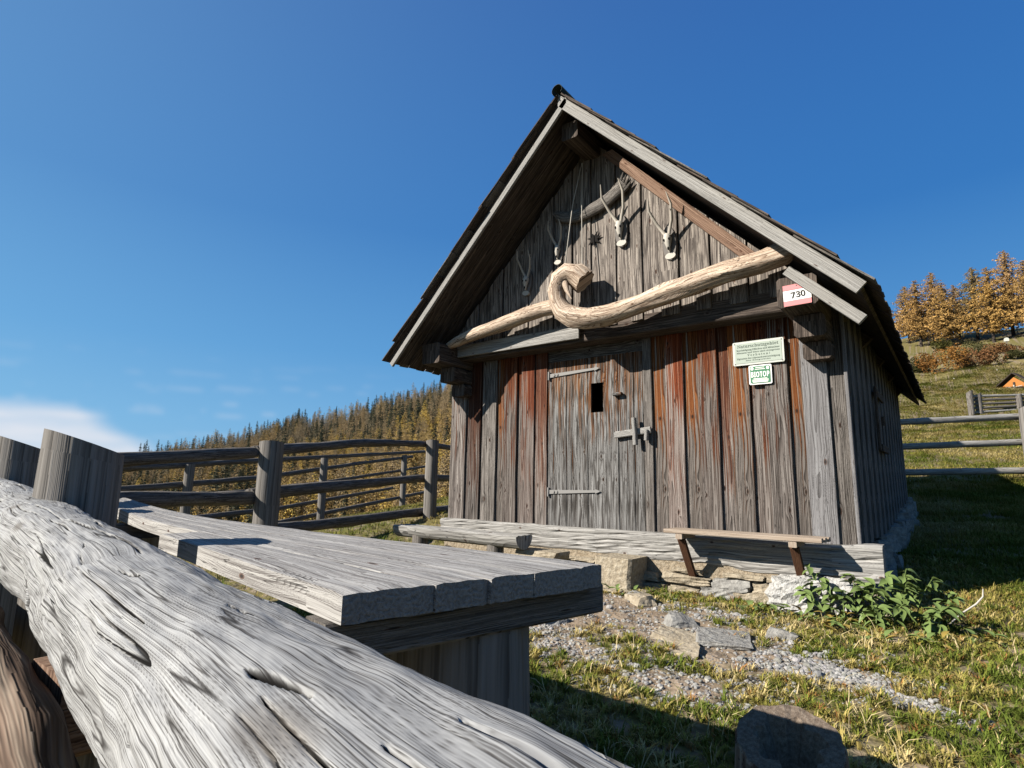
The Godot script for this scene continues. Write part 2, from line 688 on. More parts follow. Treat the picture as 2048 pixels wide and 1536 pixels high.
func make_materials() -> void:
	# wall boards: silvered below, still reddish under the eaves
	mats.wall = [
		wood_mat(0.25, {"lift": 0.9, "contrast": 1.15, "seed": 11, "line": 0.2, "knots": 3, "fresh": Vector3(0.56, 0.36, 0.25), "fresh_dark": Vector3(0.27, 0.14, 0.09), "mid": Vector3(0.51, 0.475, 0.455)}),
		wood_mat(0.25, {"lift": 0.9, "contrast": 1.15, "seed": 12, "line": 0.36, "knots": 4, "fresh": Vector3(0.68, 0.385, 0.22), "fresh_dark": Vector3(0.31, 0.14, 0.075), "mid": Vector3(0.51, 0.465, 0.44), "soft": 0.36}),
		wood_mat(0.25, {"lift": 0.9, "contrast": 1.15, "seed": 13, "line": 0.40, "knots": 3, "fresh": Vector3(0.65, 0.34, 0.19), "fresh_dark": Vector3(0.29, 0.12, 0.065), "mid": Vector3(0.52, 0.465, 0.44), "soft": 0.38}),
		wood_mat(0.25, {"lift": 0.9, "contrast": 1.15, "seed": 14, "line": 0.42, "knots": 3, "fresh": Vector3(0.76, 0.49, 0.27), "fresh_dark": Vector3(0.36, 0.18, 0.085), "mid": Vector3(0.50, 0.465, 0.44), "soft": 0.3}),
		wood_mat(0.25, {"lift": 0.9, "contrast": 1.15, "seed": 15, "line": -1.0, "knots": 3, "mid": Vector3(0.50, 0.475, 0.455), "stain": 0.3}),
		wood_mat(0.25, {"lift": 0.9, "contrast": 1.15, "seed": 16, "line": -1.0, "knots": 2, "mid": Vector3(0.60, 0.59, 0.595), "pale": Vector3(0.73, 0.73, 0.735), "dark": Vector3(0.38, 0.37, 0.37)}),
		wood_mat(0.25, {"lift": 0.9, "contrast": 1.15, "seed": 17, "line": 0.55, "knots": 4, "fresh": Vector3(0.52, 0.33, 0.23), "fresh_dark": Vector3(0.26, 0.13, 0.09), "mid": Vector3(0.51, 0.475, 0.455), "soft": 0.5}),
	]
	# door boards: grey with black streaks, yellow-brown at the top
	mats.door = [
		wood_mat(0.3, {"seed": 21, "line": 0.15, "soft": 0.25, "knots": 3, "stain": 0.55, "fresh": Vector3(0.68, 0.46, 0.27), "fresh_dark": Vector3(0.28, 0.15, 0.08), "mid": Vector3(0.53, 0.525, 0.52), "pale": Vector3(0.72, 0.715, 0.71), "contrast": 1.15}),
		wood_mat(0.3, {"seed": 22, "line": 0.20, "soft": 0.3, "knots": 3, "stain": 0.6, "fresh": Vector3(0.70, 0.48, 0.29), "fresh_dark": Vector3(0.30, 0.17, 0.09), "mid": Vector3(0.51, 0.505, 0.50), "pale": Vector3(0.71, 0.705, 0.70), "contrast": 1.15}),
	]
	# gable boards: dark, streaked, worn pale in patches
	mats.gable = []
	for i in 4:
		mats.gable.append(wood_mat(0.3, {"seed": 31 + i, "knots": 4, "stain": 0.55, "contrast": 1.1, "dark": Vector3(0.20, 0.18, 0.17), "mid": Vector3(0.52, 0.485, 0.455), "pale": Vector3(0.76, 0.725, 0.68), "crack": 0.045, "lift": 1.4}))
	mats.side = wood_mat(0.25, {"seed": 41, "mid": Vector3(0.51, 0.50, 0.495), "pale": Vector3(0.70, 0.69, 0.685), "dark": Vector3(0.22, 0.21, 0.205), "stain": 0.3})
	mats.silver = wood_mat(0.2, {"seed": 42, "w": 256, "mid": Vector3(0.60, 0.59, 0.575), "pale": Vector3(0.76, 0.755, 0.74), "dark": Vector3(0.36, 0.35, 0.34), "knots": 4, "crack": 0.03, "lift": 1.3, "contrast": 0.8})
	mats.table = []
	for i in 2:
		mats.table.append(wood_mat(0.22, {"seed": 45 + i, "w": 256, "h": 1536, "wid": 0.22, "len": 3.6, "rings": 130.0, "warp": 0.045, "mid": Vector3(0.70, 0.69, 0.68), "pale": Vector3(0.82, 0.815, 0.80), "dark": Vector3(0.36, 0.34, 0.33), "knots": 5, "crack": 0.035, "contrast": 1.0, "lift": 1.1}))
	mats.tarred = wood_mat(0.3, {"seed": 51, "mid": Vector3(0.42, 0.375, 0.345), "pale": Vector3(0.58, 0.53, 0.49), "dark": Vector3(0.20, 0.175, 0.16), "knots": 3, "stain": 0.5})
	mats.brown = wood_mat(0.2, {"seed": 52, "mid": Vector3(0.58, 0.47, 0.40), "pale": Vector3(0.74, 0.64, 0.56), "dark": Vector3(0.32, 0.23, 0.18), "knots": 3, "crack": 0.03})
	mats.bench_top = wood_mat(0.12, {"seed": 53, "mid": Vector3(0.72, 0.655, 0.59), "pale": Vector3(0.82, 0.77, 0.71), "dark": Vector3(0.46, 0.38, 0.31), "knots": 2, "crack": 0.02, "contrast": 0.7})
	mats.bench_leg = wood_mat(0.12, {"seed": 54, "mid": Vector3(0.40, 0.28, 0.21), "pale": Vector3(0.52, 0.39, 0.30), "dark": Vector3(0.22, 0.14, 0.10), "knots": 2, "crack": 0.02})
	mats.driftwood = wood_mat(0.3, {"seed": 55, "w": 256, "h": 1024, "wid": 0.5, "len": 2.0, "rings": 45.0, "warp": 0.08, "mid": Vector3(0.80, 0.72, 0.64), "pale": Vector3(0.90, 0.85, 0.79), "dark": Vector3(0.42, 0.34, 0.28), "knots": 7, "crack": 0.045, "contrast": 1.15, "lift": 1.35, "stain": 0.35})
	mats.pole = wood_mat(0.5, {"seed": 56, "w": 256, "h": 1024, "wid": 0.5, "len": 2.0, "rings": 60.0, "mid": Vector3(0.55, 0.525, 0.50), "pale": Vector3(0.72, 0.70, 0.68), "dark": Vector3(0.24, 0.22, 0.205), "knots": 5, "crack": 0.05, "stain": 0.3})
	mats.post = wood_mat(0.6, {"seed": 57, "w": 384, "h": 512, "wid": 0.7, "len": 1.2, "rings": 9.0, "warp": 0.006, "mid": Vector3(0.55, 0.53, 0.51), "pale": Vector3(0.70, 0.685, 0.67), "dark": Vector3(0.24, 0.225, 0.215), "knots": 0, "crack": 0.0, "contrast": 0.6})
	mats.rotten = wood_mat(0.8, {"seed": 58, "w": 320, "h": 768, "wid": 0.5, "len": 1.0, "rings": 9.0, "warp": 0.012, "mid": Vector3(0.52, 0.44, 0.38), "pale": Vector3(0.74, 0.69, 0.62), "dark": Vector3(0.17, 0.12, 0.09), "knots": 4, "crack": 0.03, "stain": 0.2, "contrast": 0.9, "lift": 1.4})
	mats.end_grain = mottled(19, Color(0.20, 0.18, 0.16), Color(0.38, 0.35, 0.325), Color(0.54, 0.51, 0.48), 6.0, 0.4, 0.04)
	mats.old_end = mottled(20, Color(0.10, 0.075, 0.055), Color(0.22, 0.17, 0.13), Color(0.36, 0.30, 0.24), 5.0, 0.4, 0.03)
	mats.old_log = weathered_log_surface()
	mats.limestone = mottled(3, Color(0.30, 0.25, 0.18), Color(0.46, 0.39, 0.29), Color(0.60, 0.54, 0.43), 2.2, 1.2)
	mats.grey_stone = mottled(8, Color(0.20, 0.19, 0.18), Color(0.36, 0.35, 0.33), Color(0.52, 0.51, 0.48), 2.6, 1.0)
	mats.white_rock = mottled(9, Color(0.30, 0.29, 0.27), Color(0.56, 0.55, 0.53), Color(0.80, 0.79, 0.77), 4.0, 1.6)
	mats.mortar = mottled(12, Color(0.28, 0.22, 0.15), Color(0.40, 0.33, 0.24), Color(0.50, 0.43, 0.33), 3.0, 1.2)
	mats.ground = mottled(14, Color(0.55, 0.5, 0.42), Color(0.85, 0.82, 0.75), Color(1, 1, 1), 0.9, 3.0, 0.02, true)
	mats.iron = plain(Color(0.34, 0.33, 0.32), 0.75, 0.3)
	mats.black_metal = plain(Color(0.02, 0.03, 0.025), 0.45, 0.2)
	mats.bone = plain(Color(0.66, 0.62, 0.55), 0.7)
	mats.antler = plain(Color(0.55, 0.50, 0.43), 0.7)
	mats.plaque = plain(Color(0.22, 0.20, 0.185), 0.8)
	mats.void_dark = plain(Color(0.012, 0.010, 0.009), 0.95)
	mats.leaf = plain(Color(0.20, 0.28, 0.085), 0.5)
	mats.leaf.backlight = Color(0.2, 0.3, 0.06)
	mats.leaf_yellow = plain(Color(0.40, 0.29, 0.07), 0.6)
	mats.leaf_yellow.backlight = Color(0.2, 0.15, 0.03)
	mats.foliage = StandardMaterial3D.new()
	mats.foliage.vertex_color_use_as_albedo = true
	mats.foliage.albedo_color = Color(DULL, DULL, DULL).linear_to_srgb()
	mats.foliage.roughness = 0.85
	mats.foliage.metallic_specular = 0.15
	mats.foliage.backlight = Color(0.12, 0.12, 0.06)
	mats.turf = mats.foliage.duplicate()
	mats.turf.albedo_color = Color(DULL * 1.5, DULL * 1.45, DULL * 1.5).linear_to_srgb()
	mats.bark = plain(Color(0.075, 0.06, 0.05), 0.95)
	mats.pebble = StandardMaterial3D.new()
	mats.pebble.vertex_color_use_as_albedo = true
	mats.pebble.albedo_color = Color(DULL, DULL, DULL).linear_to_srgb()
	mats.pebble.roughness = 0.9


# ---------------------------------------------------------------- terrain
const UPHILL := [[0.0, 0.0], [3.0, 0.45], [19.0, 3.2], [27.0, 5.4], [40.0, 9.5], [60.0, 15.8], [75.0, 17.6], [120.0, 15.0], [400.0, -30.0]]


func smooth01(a: float, b: float, x: float) -> float:
	var t := clampf((x - a) / (b - a), 0.0, 1.0)
	return t * t * (3.0 - 2.0 * t)


func uphill(d: float) -> float:
	for k in UPHILL.size() - 1:
		if d <= UPHILL[k + 1][0]:
			var f: float = (d - UPHILL[k][0]) / (UPHILL[k + 1][0] - UPHILL[k][0])
			return lerpf(UPHILL[k][1], UPHILL[k + 1][1], f)
	return -30.0


var lumps := FastNoiseLite.new()


func ground_y(x: float, z: float) -> float:
	var h := -0.47 - 0.15 * smooth01(0.2, 3.5, z) + 0.09 * clampf(0.2 - z, 0.0, 5.5)
	var d := maxf(0.0, -5.3 - z)
	h += (uphill(maxf(0.0, d - 1.0)) + uphill(d) + uphill(d + 1.0)) / 3.0 * smooth01(-28.0, -2.0, x) if d > 0.0 else 0.0
	var l := clampf(-3.0 - x, 0.0, 60.0)
	h -= 0.06 * l + 0.009 * l * l
	var e := clampf(x - 14.0, 0.0, 60.0)
	h -= 0.02 * e
	var r := Vector2(x - 4.0, z - 3.0).length()
	h += lumps.get_noise_2d(x * 0.9, z * 0.9) * 0.05 * smooth01(1.0, 6.0, r) + lumps.get_noise_2d(x * 4.0, z * 4.0) * 0.018
	h += lumps.get_noise_2d(x * 0.12, z * 0.12) * 0.5 * smooth01(14.0, 40.0, r)
	return h


# where feet and wheelbarrows have worn the turf away to gravel: x, z, half sizes, turn
const WORN := [[2.35, 1.50, 0.55, 0.42, 0.2], [2.85, 1.92, 0.36, 0.15, 0.3], [3.02, 1.20, 0.85, 0.40, 0.1], [3.60, 2.10, 0.32, 0.18, 0.0], [3.80, 1.52, 0.50, 0.27, -0.1], [4.20, 1.52, 0.26, 0.16, 0.3], [4.42, 1.64, 0.28, 0.07, 0.45], [2.35, 0.85, 0.7, 0.32, 0.0], [3.35, 0.75, 0.3, 0.12, 0.0]]


func worn(x: float, z: float) -> float:
	var m := 0.0
	for w in WORN:
		var p := Vector2(x - w[0], z - w[1]).rotated(-w[4])
		var q := sqrt(p.x * p.x / (w[2] * w[2]) + p.y * p.y / (w[3] * w[3]))
		m = maxf(m, 1.15 - q)
	return m + lumps.get_noise_2d(x * 7.0 + 50.0, z * 7.0) * 0.75


func axis_steps(lo: float, hi: float, c: float, fine: float, growth: float) -> Array:
	var a := [c]
	var s := fine
	var x := c
	while x < hi:
		x += s
		s *= growth if x > c + 4.0 else 1.0
		a.append(x)
	x = c
	s = fine
	while x > lo:
		x -= s
		s *= growth if x < c - 4.0 else 1.0
		a.push_front(x)
	return a


func build_terrain() -> void:
	lumps.seed = 4
	lumps.frequency = 1.0
	lumps.fractal_octaves = 3
	var xs := axis_steps(-170.0, 150.0, 3.5, 0.07, 1.045)
	var zs := axis_steps(-190.0, 70.0, 1.5, 0.07, 1.045)
	var s := start()
	s.set_smooth_group(0)
	var nx := xs.size()
	var green := Color(0.17, 0.17, 0.045)
	var dry := Color(0.36, 0.30, 0.13)
	var soil := Color(0.42, 0.34, 0.27)
	for z in zs:
		for x in xs:
			var n := lumps.get_noise_2d(x * 0.5 + 9.0, z * 0.5) * 0.6 + lumps.get_noise_2d(x * 0.07, z * 0.07 + 20.0) * 0.6
			var c := green.lerp(dry, clampf(0.5 + n, 0.0, 1.0))
			var w := worn(x, z)
			if w > 0.0:
				c = c.lerp(soil, smooth01(0.0, 0.35, w))
			s.set_color(c)
			s.set_uv(Vector2(x, z))
			s.add_vertex(Vector3(x, ground_y(x, z), z))
	for j in zs.size() - 1:
		for i in nx - 1:
			var a := j * nx + i
			for k in [a, a + 1, a + nx + 1, a, a + nx + 1, a + nx]:
				s.add_index(k)
	structure("ground", finish(s), mats.ground)
	# the wooded mountainside across the valley
	var t := start()
	t.set_smooth_group(0)
	var cols := 60
	for j in 41:
		for i in cols + 1:
			var p := hill_point(i * 1.0 / cols, j * 9.0)
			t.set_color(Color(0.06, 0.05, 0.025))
			t.set_uv(Vector2(p.x, p.z))
			t.add_vertex(p)
	for j in 40:
		for i in cols:
			var a := j * (cols + 1) + i
			for k in [a, a + 1, a + cols + 2, a, a + cols + 2, a + cols + 1]:
				t.add_index(k)
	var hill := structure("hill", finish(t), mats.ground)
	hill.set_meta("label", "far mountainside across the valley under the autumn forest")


# a along the ridge (0 low western end .. 1 high end), t metres down the slope towards the hut
const RIDGE_A := Vector3(-470.0, -10.0, -130.0)
const RIDGE_B := Vector3(-120.0, 85.0, -330.0)


func hill_point(a: float, t: float) -> Vector3:
	var p := RIDGE_A.lerp(RIDGE_B, a)
	var across := Vector3(0.497, 0.0, 0.868)
	p += across * t
	p.y -= 0.36 * t * (1.0 - 0.0006 * t)
	p.y += lumps.get_noise_2d(p.x * 0.02, p.z * 0.02) * 6.0
	p.y = maxf(p.y, -75.0)
	return p


# ---------------------------------------------------------------- the hut
const RIDGE_X := 2.09
const RIDGE_Y := 4.10
const FRONT := 0.86          # how far the roof reaches out in front of the door wall
const GABLE_Z := 0.25        # the boarded gable stands out over the wall below
const DEPTH := 5.33


func wall_board(parent: Node3D, x0: float, x1: float, y0: float, y1: float, z: float, mat: Material, t := 0.024) -> void:
	var o := {"seg": 4, "jit": 0.003, "bev": 0.003, "slant_bottom": rng.randf_range(-0.02, 0.02)}
	var own: StandardMaterial3D = mat.duplicate()      # no two boards have silvered alike
	own.albedo_color = own.albedo_color * rng.randf_range(0.84, 1.13)
	own.albedo_color.a = 1.0
	part("wall_board", board(y1 - y0, x1 - x0, t, o), own, parent, Vector3((x0 + x1) * 0.5, y0, z - t * 0.5), rot(0, 0, rng.randf_range(-0.12, 0.12)))


func build_hut() -> void:
	var hut := thing("timber_hut", "old weathered timber hut with steep gabled roof and plank door", "hut")
	# --- front wall: boards in two layers, the outer ones standing proud
	var front := holder("front_wall", hut)
	var W: Array = mats.wall
	var outer := [
		[0.0, 0.238, 0], [0.273, 0.461, 6], [0.491, 0.694, 4], [0.808, 0.985, 1], [1.054, 1.224, 2], [1.246, 1.392, 6],
		[2.496, 2.58, 4], [2.719, 2.882, 2], [3.023, 3.192, 1], [3.298, 3.459, 3], [3.586, 3.762, 0], [3.868, 4.052, 5],
	]
	var inner := [
		[0.21, 0.30, 4], [0.43, 0.52, 6], [0.66, 0.83, 3], [0.955, 1.08, 1], [1.20, 1.27, 4],
		[2.56, 2.74, 3], [2.86, 3.05, 3], [3.17, 3.32, 6], [3.43, 3.61, 1], [3.74, 3.89, 3], [4.03, 4.165, 4],
	]
	for b in inner:
		wall_board(front, b[0], b[1], 0.0 + rng.randf_range(-0.012, 0.006), 2.0, 0.0, W[b[2]])
	for b in outer:
		wall_board(front, b[0], b[1], 0.0 + rng.randf_range(-0.015, 0.006), 2.0, 0.027, W[b[2]])
	part("corner_board", board(2.0, 0.024, 0.05, {"bev": 0.003}), W[5], front, Vector3(4.180, 0.0, 0.0))
	part("lintel", board(1.12, 0.2, 0.024), W[4], front, Vector3(1.39, 1.80, -0.012), rot(0, 0, -90))

	# --- door
	var door := holder("door", hut)
	var D: Array = mats.door
	var edges := [1.400, 1.462, 1.628, 1.695, 1.883, 2.092, 2.224, 2.313, 2.389, 2.484]
	for k in edges.size() - 1:
		var x0: float = edges[k] + 0.0015
		var x1: float = edges[k + 1] - 0.0015
		var z := 0.012 + (k % 2) * 0.004 + (0.003 if k == 5 else 0.0)
		var m: Material = D[(k * 5 / 3) % 2]
		if k == 4:      # the board with the peep hole, cut out of its middle
			part("door_board", board(1.132, x1 - x0, 0.026, {"seg": 3, "jit": 0.002, "vs": 0.588, "v0": 1.0}), D[0], door, Vector3((x0 + x1) * 0.5, 0.0, z - 0.013))
			part("door_board", board(0.27, x1 - x0, 0.026, {"seg": 1, "vs": 0.588, "v0": 0.159}), D[0], door, Vector3((x0 + x1) * 0.5, 1.430, z - 0.013))
			part("door_board", board(0.298, 0.035, 0.026, {"vs": 0.588, "v0": 0.334, "us": 0.17}), D[0], door, Vector3(x0 + 0.0175, 1.132, z - 0.013))
			part("door_board", board(0.298, 0.034, 0.026, {"vs": 0.588, "v0": 0.334, "us": 0.17, "u0": 0.83}), D[0], door, Vector3(x1 - 0.017, 1.132, z - 0.013))
		else:
			part("door_board", board(1.70, x1 - x0, 0.026, {"seg": 5, "jit": 0.002, "slant_bottom": rng.randf_range(-0.008, 0.008)}), m, door, Vector3((x0 + x1) * 0.5, 0.0, z - 0.013))
	for hy in [[1.553, 1.575], [0.335, 0.352]]:
		var s := start()
		var tr := along(Vector3(1.425, hy[0], 0.026), Vector3(1.99, hy[1], 0.028), Vector3.BACK)
		add_board(s, 0.56, 0.042, 0.006, {"taper": 0.55, "bev": 0.0015, "tr": tr})
		var tip := along(Vector3(1.97, hy[1], 0.028), Vector3(2.03, hy[1] + 0.002, 0.028), Vector3.BACK)
		add_board(s, 0.05, 0.045, 0.006, {"taper": 0.2, "bev": 0.001, "tr": tip})
		for f in [0.06, 0.10]:
			add_tube(s, [tr * Vector3(0, f, 0.0), tr * Vector3(0, f, 0.012)], [0.017, 0.012], 8)
		add_tube(s, [Vector3(1.418, hy[0] - 0.045, 0.03), Vector3(1.418, hy[0] + 0.045, 0.03)], [0.012, 0.012], 8)
		part("hinge", finish(s), mats.iron, door)
	var latch := along(Vector3(2.20, 0.893, 0.052), Vector3(2.575, 0.928, 0.052), Vector3.BACK)
	part("latch_bar", board(0.375, 0.062, 0.026, {"bev": 0.006}), mats.silver, door, latch.origin, latch.basis)
	part("latch_guide", board(0.255, 0.034, 0.055, {"bev": 0.006, "bow": 0.01}), mats.silver, door, Vector3(2.435, 0.79, 0.088), rot(0, 0, 3.0))
	part("latch_keeper", board(0.10, 0.030, 0.05, {"bev": 0.006}), mats.silver, door, Vector3(2.535, 0.83, 0.07), rot(0, 0, -4.0))
	part("pull_block", board(0.09, 0.028, 0.05, {"bev": 0.006}), D[1], door, Vector3(2.19, 1.29, 0.045), rot(0, 0, -88))

	# --- side and back walls
	var side := holder("side_wall", hut)
	var z := -0.03
	var k := 0
	while z > -DEPTH + 0.1:
		var w := rng.randf_range(0.15, 0.21)
		var proud := (k % 2) * 0.024
		var foot := 0.0 + 0.09 * clampf(-z - 2.0, 0.0, 3.5) * 0.3 + rng.randf_range(-0.02, 0.01)
		part("wall_board", board(2.0 - foot, w + (0.03 if k % 2 == 0 else 0.0), 0.024, {"seg": 2, "jit": 0.002}), mats.side, side, Vector3(4.168 + proud - 0.012, foot, z - w * 0.5), rot(0, 90, 0))
		z -= w + 0.004
		k += 1
	for ws in [[-1.62, 1.37], [-1.72, 0.83]]:
		part("shutter_strap", board(0.62, 0.075, 0.025, {"bev": 0.004}), mats.tarred, side, Vector3(4.222, ws[1], ws[0]), rot(-90, 0, 0) * rot(0, 90, 0))
	part("shutter_edge", board(0.62, 0.05, 0.025, {"bev": 0.004}), mats.tarred, side, Vector3(4.222, 0.80, -1.55), rot(0, 90, 0))
	part("shutter_knob", board(0.09, 0.06, 0.03, {"bev": 0.004}), mats.tarred, side, Vector3(4.226, 1.08, -2.05), rot(0, 90, 0))
	var left := holder("side_wall", hut)
	var zz := -0.03
	while zz > -DEPTH + 0.1:
		part("wall_board", board(2.0, 0.29, 0.024, {}), mats.side, left, Vector3(0.012, 0.0, zz - 0.145), rot(0, -90, 0))
		zz -= 0.293
	var back := holder("back_wall", hut)
	var xx := 0.02
	while xx < 4.1:
		var top := 4.0 - absf(xx + 0.145 - RIDGE_X) - 0.25
		part("wall_board", board(top, 0.29, 0.024, {}), mats.side, back, Vector3(xx + 0.145, 0.0, -DEPTH + 0.012), rot(0, 180, 0))
		xx += 0.293
	part("floor", board(4.1, 5.2, 0.03, {}), mats.tarred, hut, Vector3(0.03, -0.03, -2.66), rot(0, 0, -90) * rot(0, 90, 0))

	# --- sill beam under the front wall and on the sides
	part("sill_beam", sill_mesh(), mats.sill if mats.has("sill") else mats.silver, hut)
	part("sill_beam", board(5.0, 0.2, 0.16, {"bev": 0.01, "vs": 0.5}), mats.tarred, hut, Vector3(4.06, -0.12, -0.12), rot(-90, 0, 0))

	# --- gable of upright boards
	var gable := holder("gable", hut)
	var ge := [0.28, 0.42, 0.60, 0.76, 0.95, 1.12, 1.30, 1.45, 1.62, 1.75, 1.848, 1.948, 2.075, 2.22, 2.35, 2.50, 2.62, 2.80, 2.97, 3.12, 3.25, 3.40, 3.56, 3.72, 3.88]
	for i in ge.size() - 1:
		var a: float = ge[i] + 0.002
		var b: float = ge[i + 1] - 0.002
		var mid := (a + b) * 0.5
		var top := RIDGE_Y - 0.17 - absf(mid - RIDGE_X)
		var proud := (i % 2) * 0.020 + rng.randf_range(0, 0.004)
		var slope := (b - a) * (1.0 if mid < RIDGE_X else -1.0)
		part("gable_board", board(top - 1.93, b - a, 0.022, {"seg": 4, "jit": 0.003, "slant_top": slope, "vs": 0.5, "v0": 1.0 + 0.13 * i}), mats.gable[(i * 7) % 4], gable, Vector3(mid, 1.93, GABLE_Z - 0.011 + proud))
	part("tie_board", board(1.83, 0.135, 0.03, {"seg": 4, "jit": 0.003, "vs": 0.45}), mats.silver, gable, Vector3(0.12, 1.905, 0.29), rot(0, 0, -90))
	part("tie_beam", board(4.0, 0.18, 0.22, {"bev": 0.01, "vs": 0.5}), mats.tarred, gable, Vector3(0.10, 1.90, 0.145), rot(0, 0, -90))
	part("verge_board", board(1.98, 0.10, 0.04, {"seg": 4, "jit": 0.003, "vs": 0.5, "slant_bottom": -0.06}), mats.brown, gable, Vector3(2.30, 3.70, 0.31), rot(0, 0, -137.2))

	# --- wall plates that carry the roof out over the front, each on a stepped bracket
	for sx in [0.19, 3.985]:
		part("wall_plate", board(6.6, 0.27, 0.23, {"bev": 0.02, "vs": 0.4, "seg": 5, "jit": 0.006}), mats.tarred, hut, Vector3(sx, 1.845, -6.0), rot(90, 0, 0))
		part("bracket", board(0.62, 0.22, 0.17, {"bev": 0.02, "slant_top": 0.0}), mats.tarred, hut, Vector3(sx + 0.02, 1.64, -0.28), rot(90, 0, 0))
		part("bracket", board(0.40, 0.20, 0.14, {"bev": 0.02}), mats.tarred, hut, Vector3(sx + 0.03, 1.48, -0.24), rot(90, 0, 0))
	part("ridge_beam", board(6.4, 0.18, 0.18, {"bev": 0.015}), mats.tarred, hut, Vector3(RIDGE_X, 3.82, -5.7), rot(90, 0, 0))
	build_roof(hut)
	build_foundation(hut)


func sill_mesh() -> ArrayMesh:
	# hewn beam, thicker towards its free right-hand end, with long drying splits
	var s := start()
	s.set_smooth_group(-1)
	var n := 40
	var noise := FastNoiseLite.new()
	noise.seed = 77
	noise.frequency = 1.0
	var rows := 12
	var g := []
	for i in n + 1:
		var f := float(i) / n
		var x := lerpf(-0.06, 4.325, f)
		var top := 0.004 + 0.012 * noise.get_noise_2d(x * 2.0, 0.0) + (0.02 if x > 4.2 else 0.0)
		var bot := -0.20 - 0.045 * f + 0.03 * noise.get_noise_2d(x * 1.3, 9.0)
		var col := []
		for j in rows + 1:
			var h := float(j) / rows
			var y := lerpf(bot, top, h)
			var z := 0.09 + 0.012 * noise.get_noise_2d(x * 1.5, y * 14.0)
			var split := absf(noise.get_noise_2d(x * 1.1 + 5.0, y * 26.0 + x * 0.8))
			if split < 0.07:
				z -= 0.022 * (1.0 - split / 0.07)
			if j == 0 or j == rows:
				z -= 0.014
			col.append(Vector3(x, y, z))
		g.append(col)
	for i in n:
		for j in rows:
			var uv := func(p: Vector3) -> Vector2: return Vector2(p.y * 4.0, p.x * 0.5)
			quad(s, g[i][j], g[i + 1][j], g[i + 1][j + 1], g[i][j + 1], uv.call(g[i][j]), uv.call(g[i + 1][j]), uv.call(g[i + 1][j + 1]), uv.call(g[i][j + 1]))
	for i in n:      # top and underside
		var a: Vector3 = g[i][rows]
		var b: Vector3 = g[i + 1][rows]
		var back := Vector3(0, 0, -0.11 - 0.02)
		quad(s, a, b, b + back, a + back, Vector2(0, a.x * 0.5), Vector2(0, b.x * 0.5), Vector2(0.4, b.x * 0.5), Vector2(0.4, a.x * 0.5))
		var c: Vector3 = g[i][0]
		var d: Vector3 = g[i + 1][0]
		quad(s, d, c, c + back, d + back, Vector2(0, a.x * 0.5), Vector2(0, b.x * 0.5), Vector2(0.4, b.x * 0.5), Vector2(0.4, a.x * 0.5))
	for e in [0, n]:
		for j in rows:
			var a: Vector3 = g[e][j]
			var b: Vector3 = g[e][j + 1]
			var back := Vector3(0, 0, -0.12)
			if e == n:
				quad(s, a, a + back, b + back, b, Vector2(0, 0), Vector2(0.2, 0), Vector2(0.2, 0.1), Vector2(0, 0.1))
			else:
				quad(s, a + back, a, b, b + back, Vector2(0, 0), Vector2(0.2, 0), Vector2(0.2, 0.1), Vector2(0, 0.1))
	return finish(s)


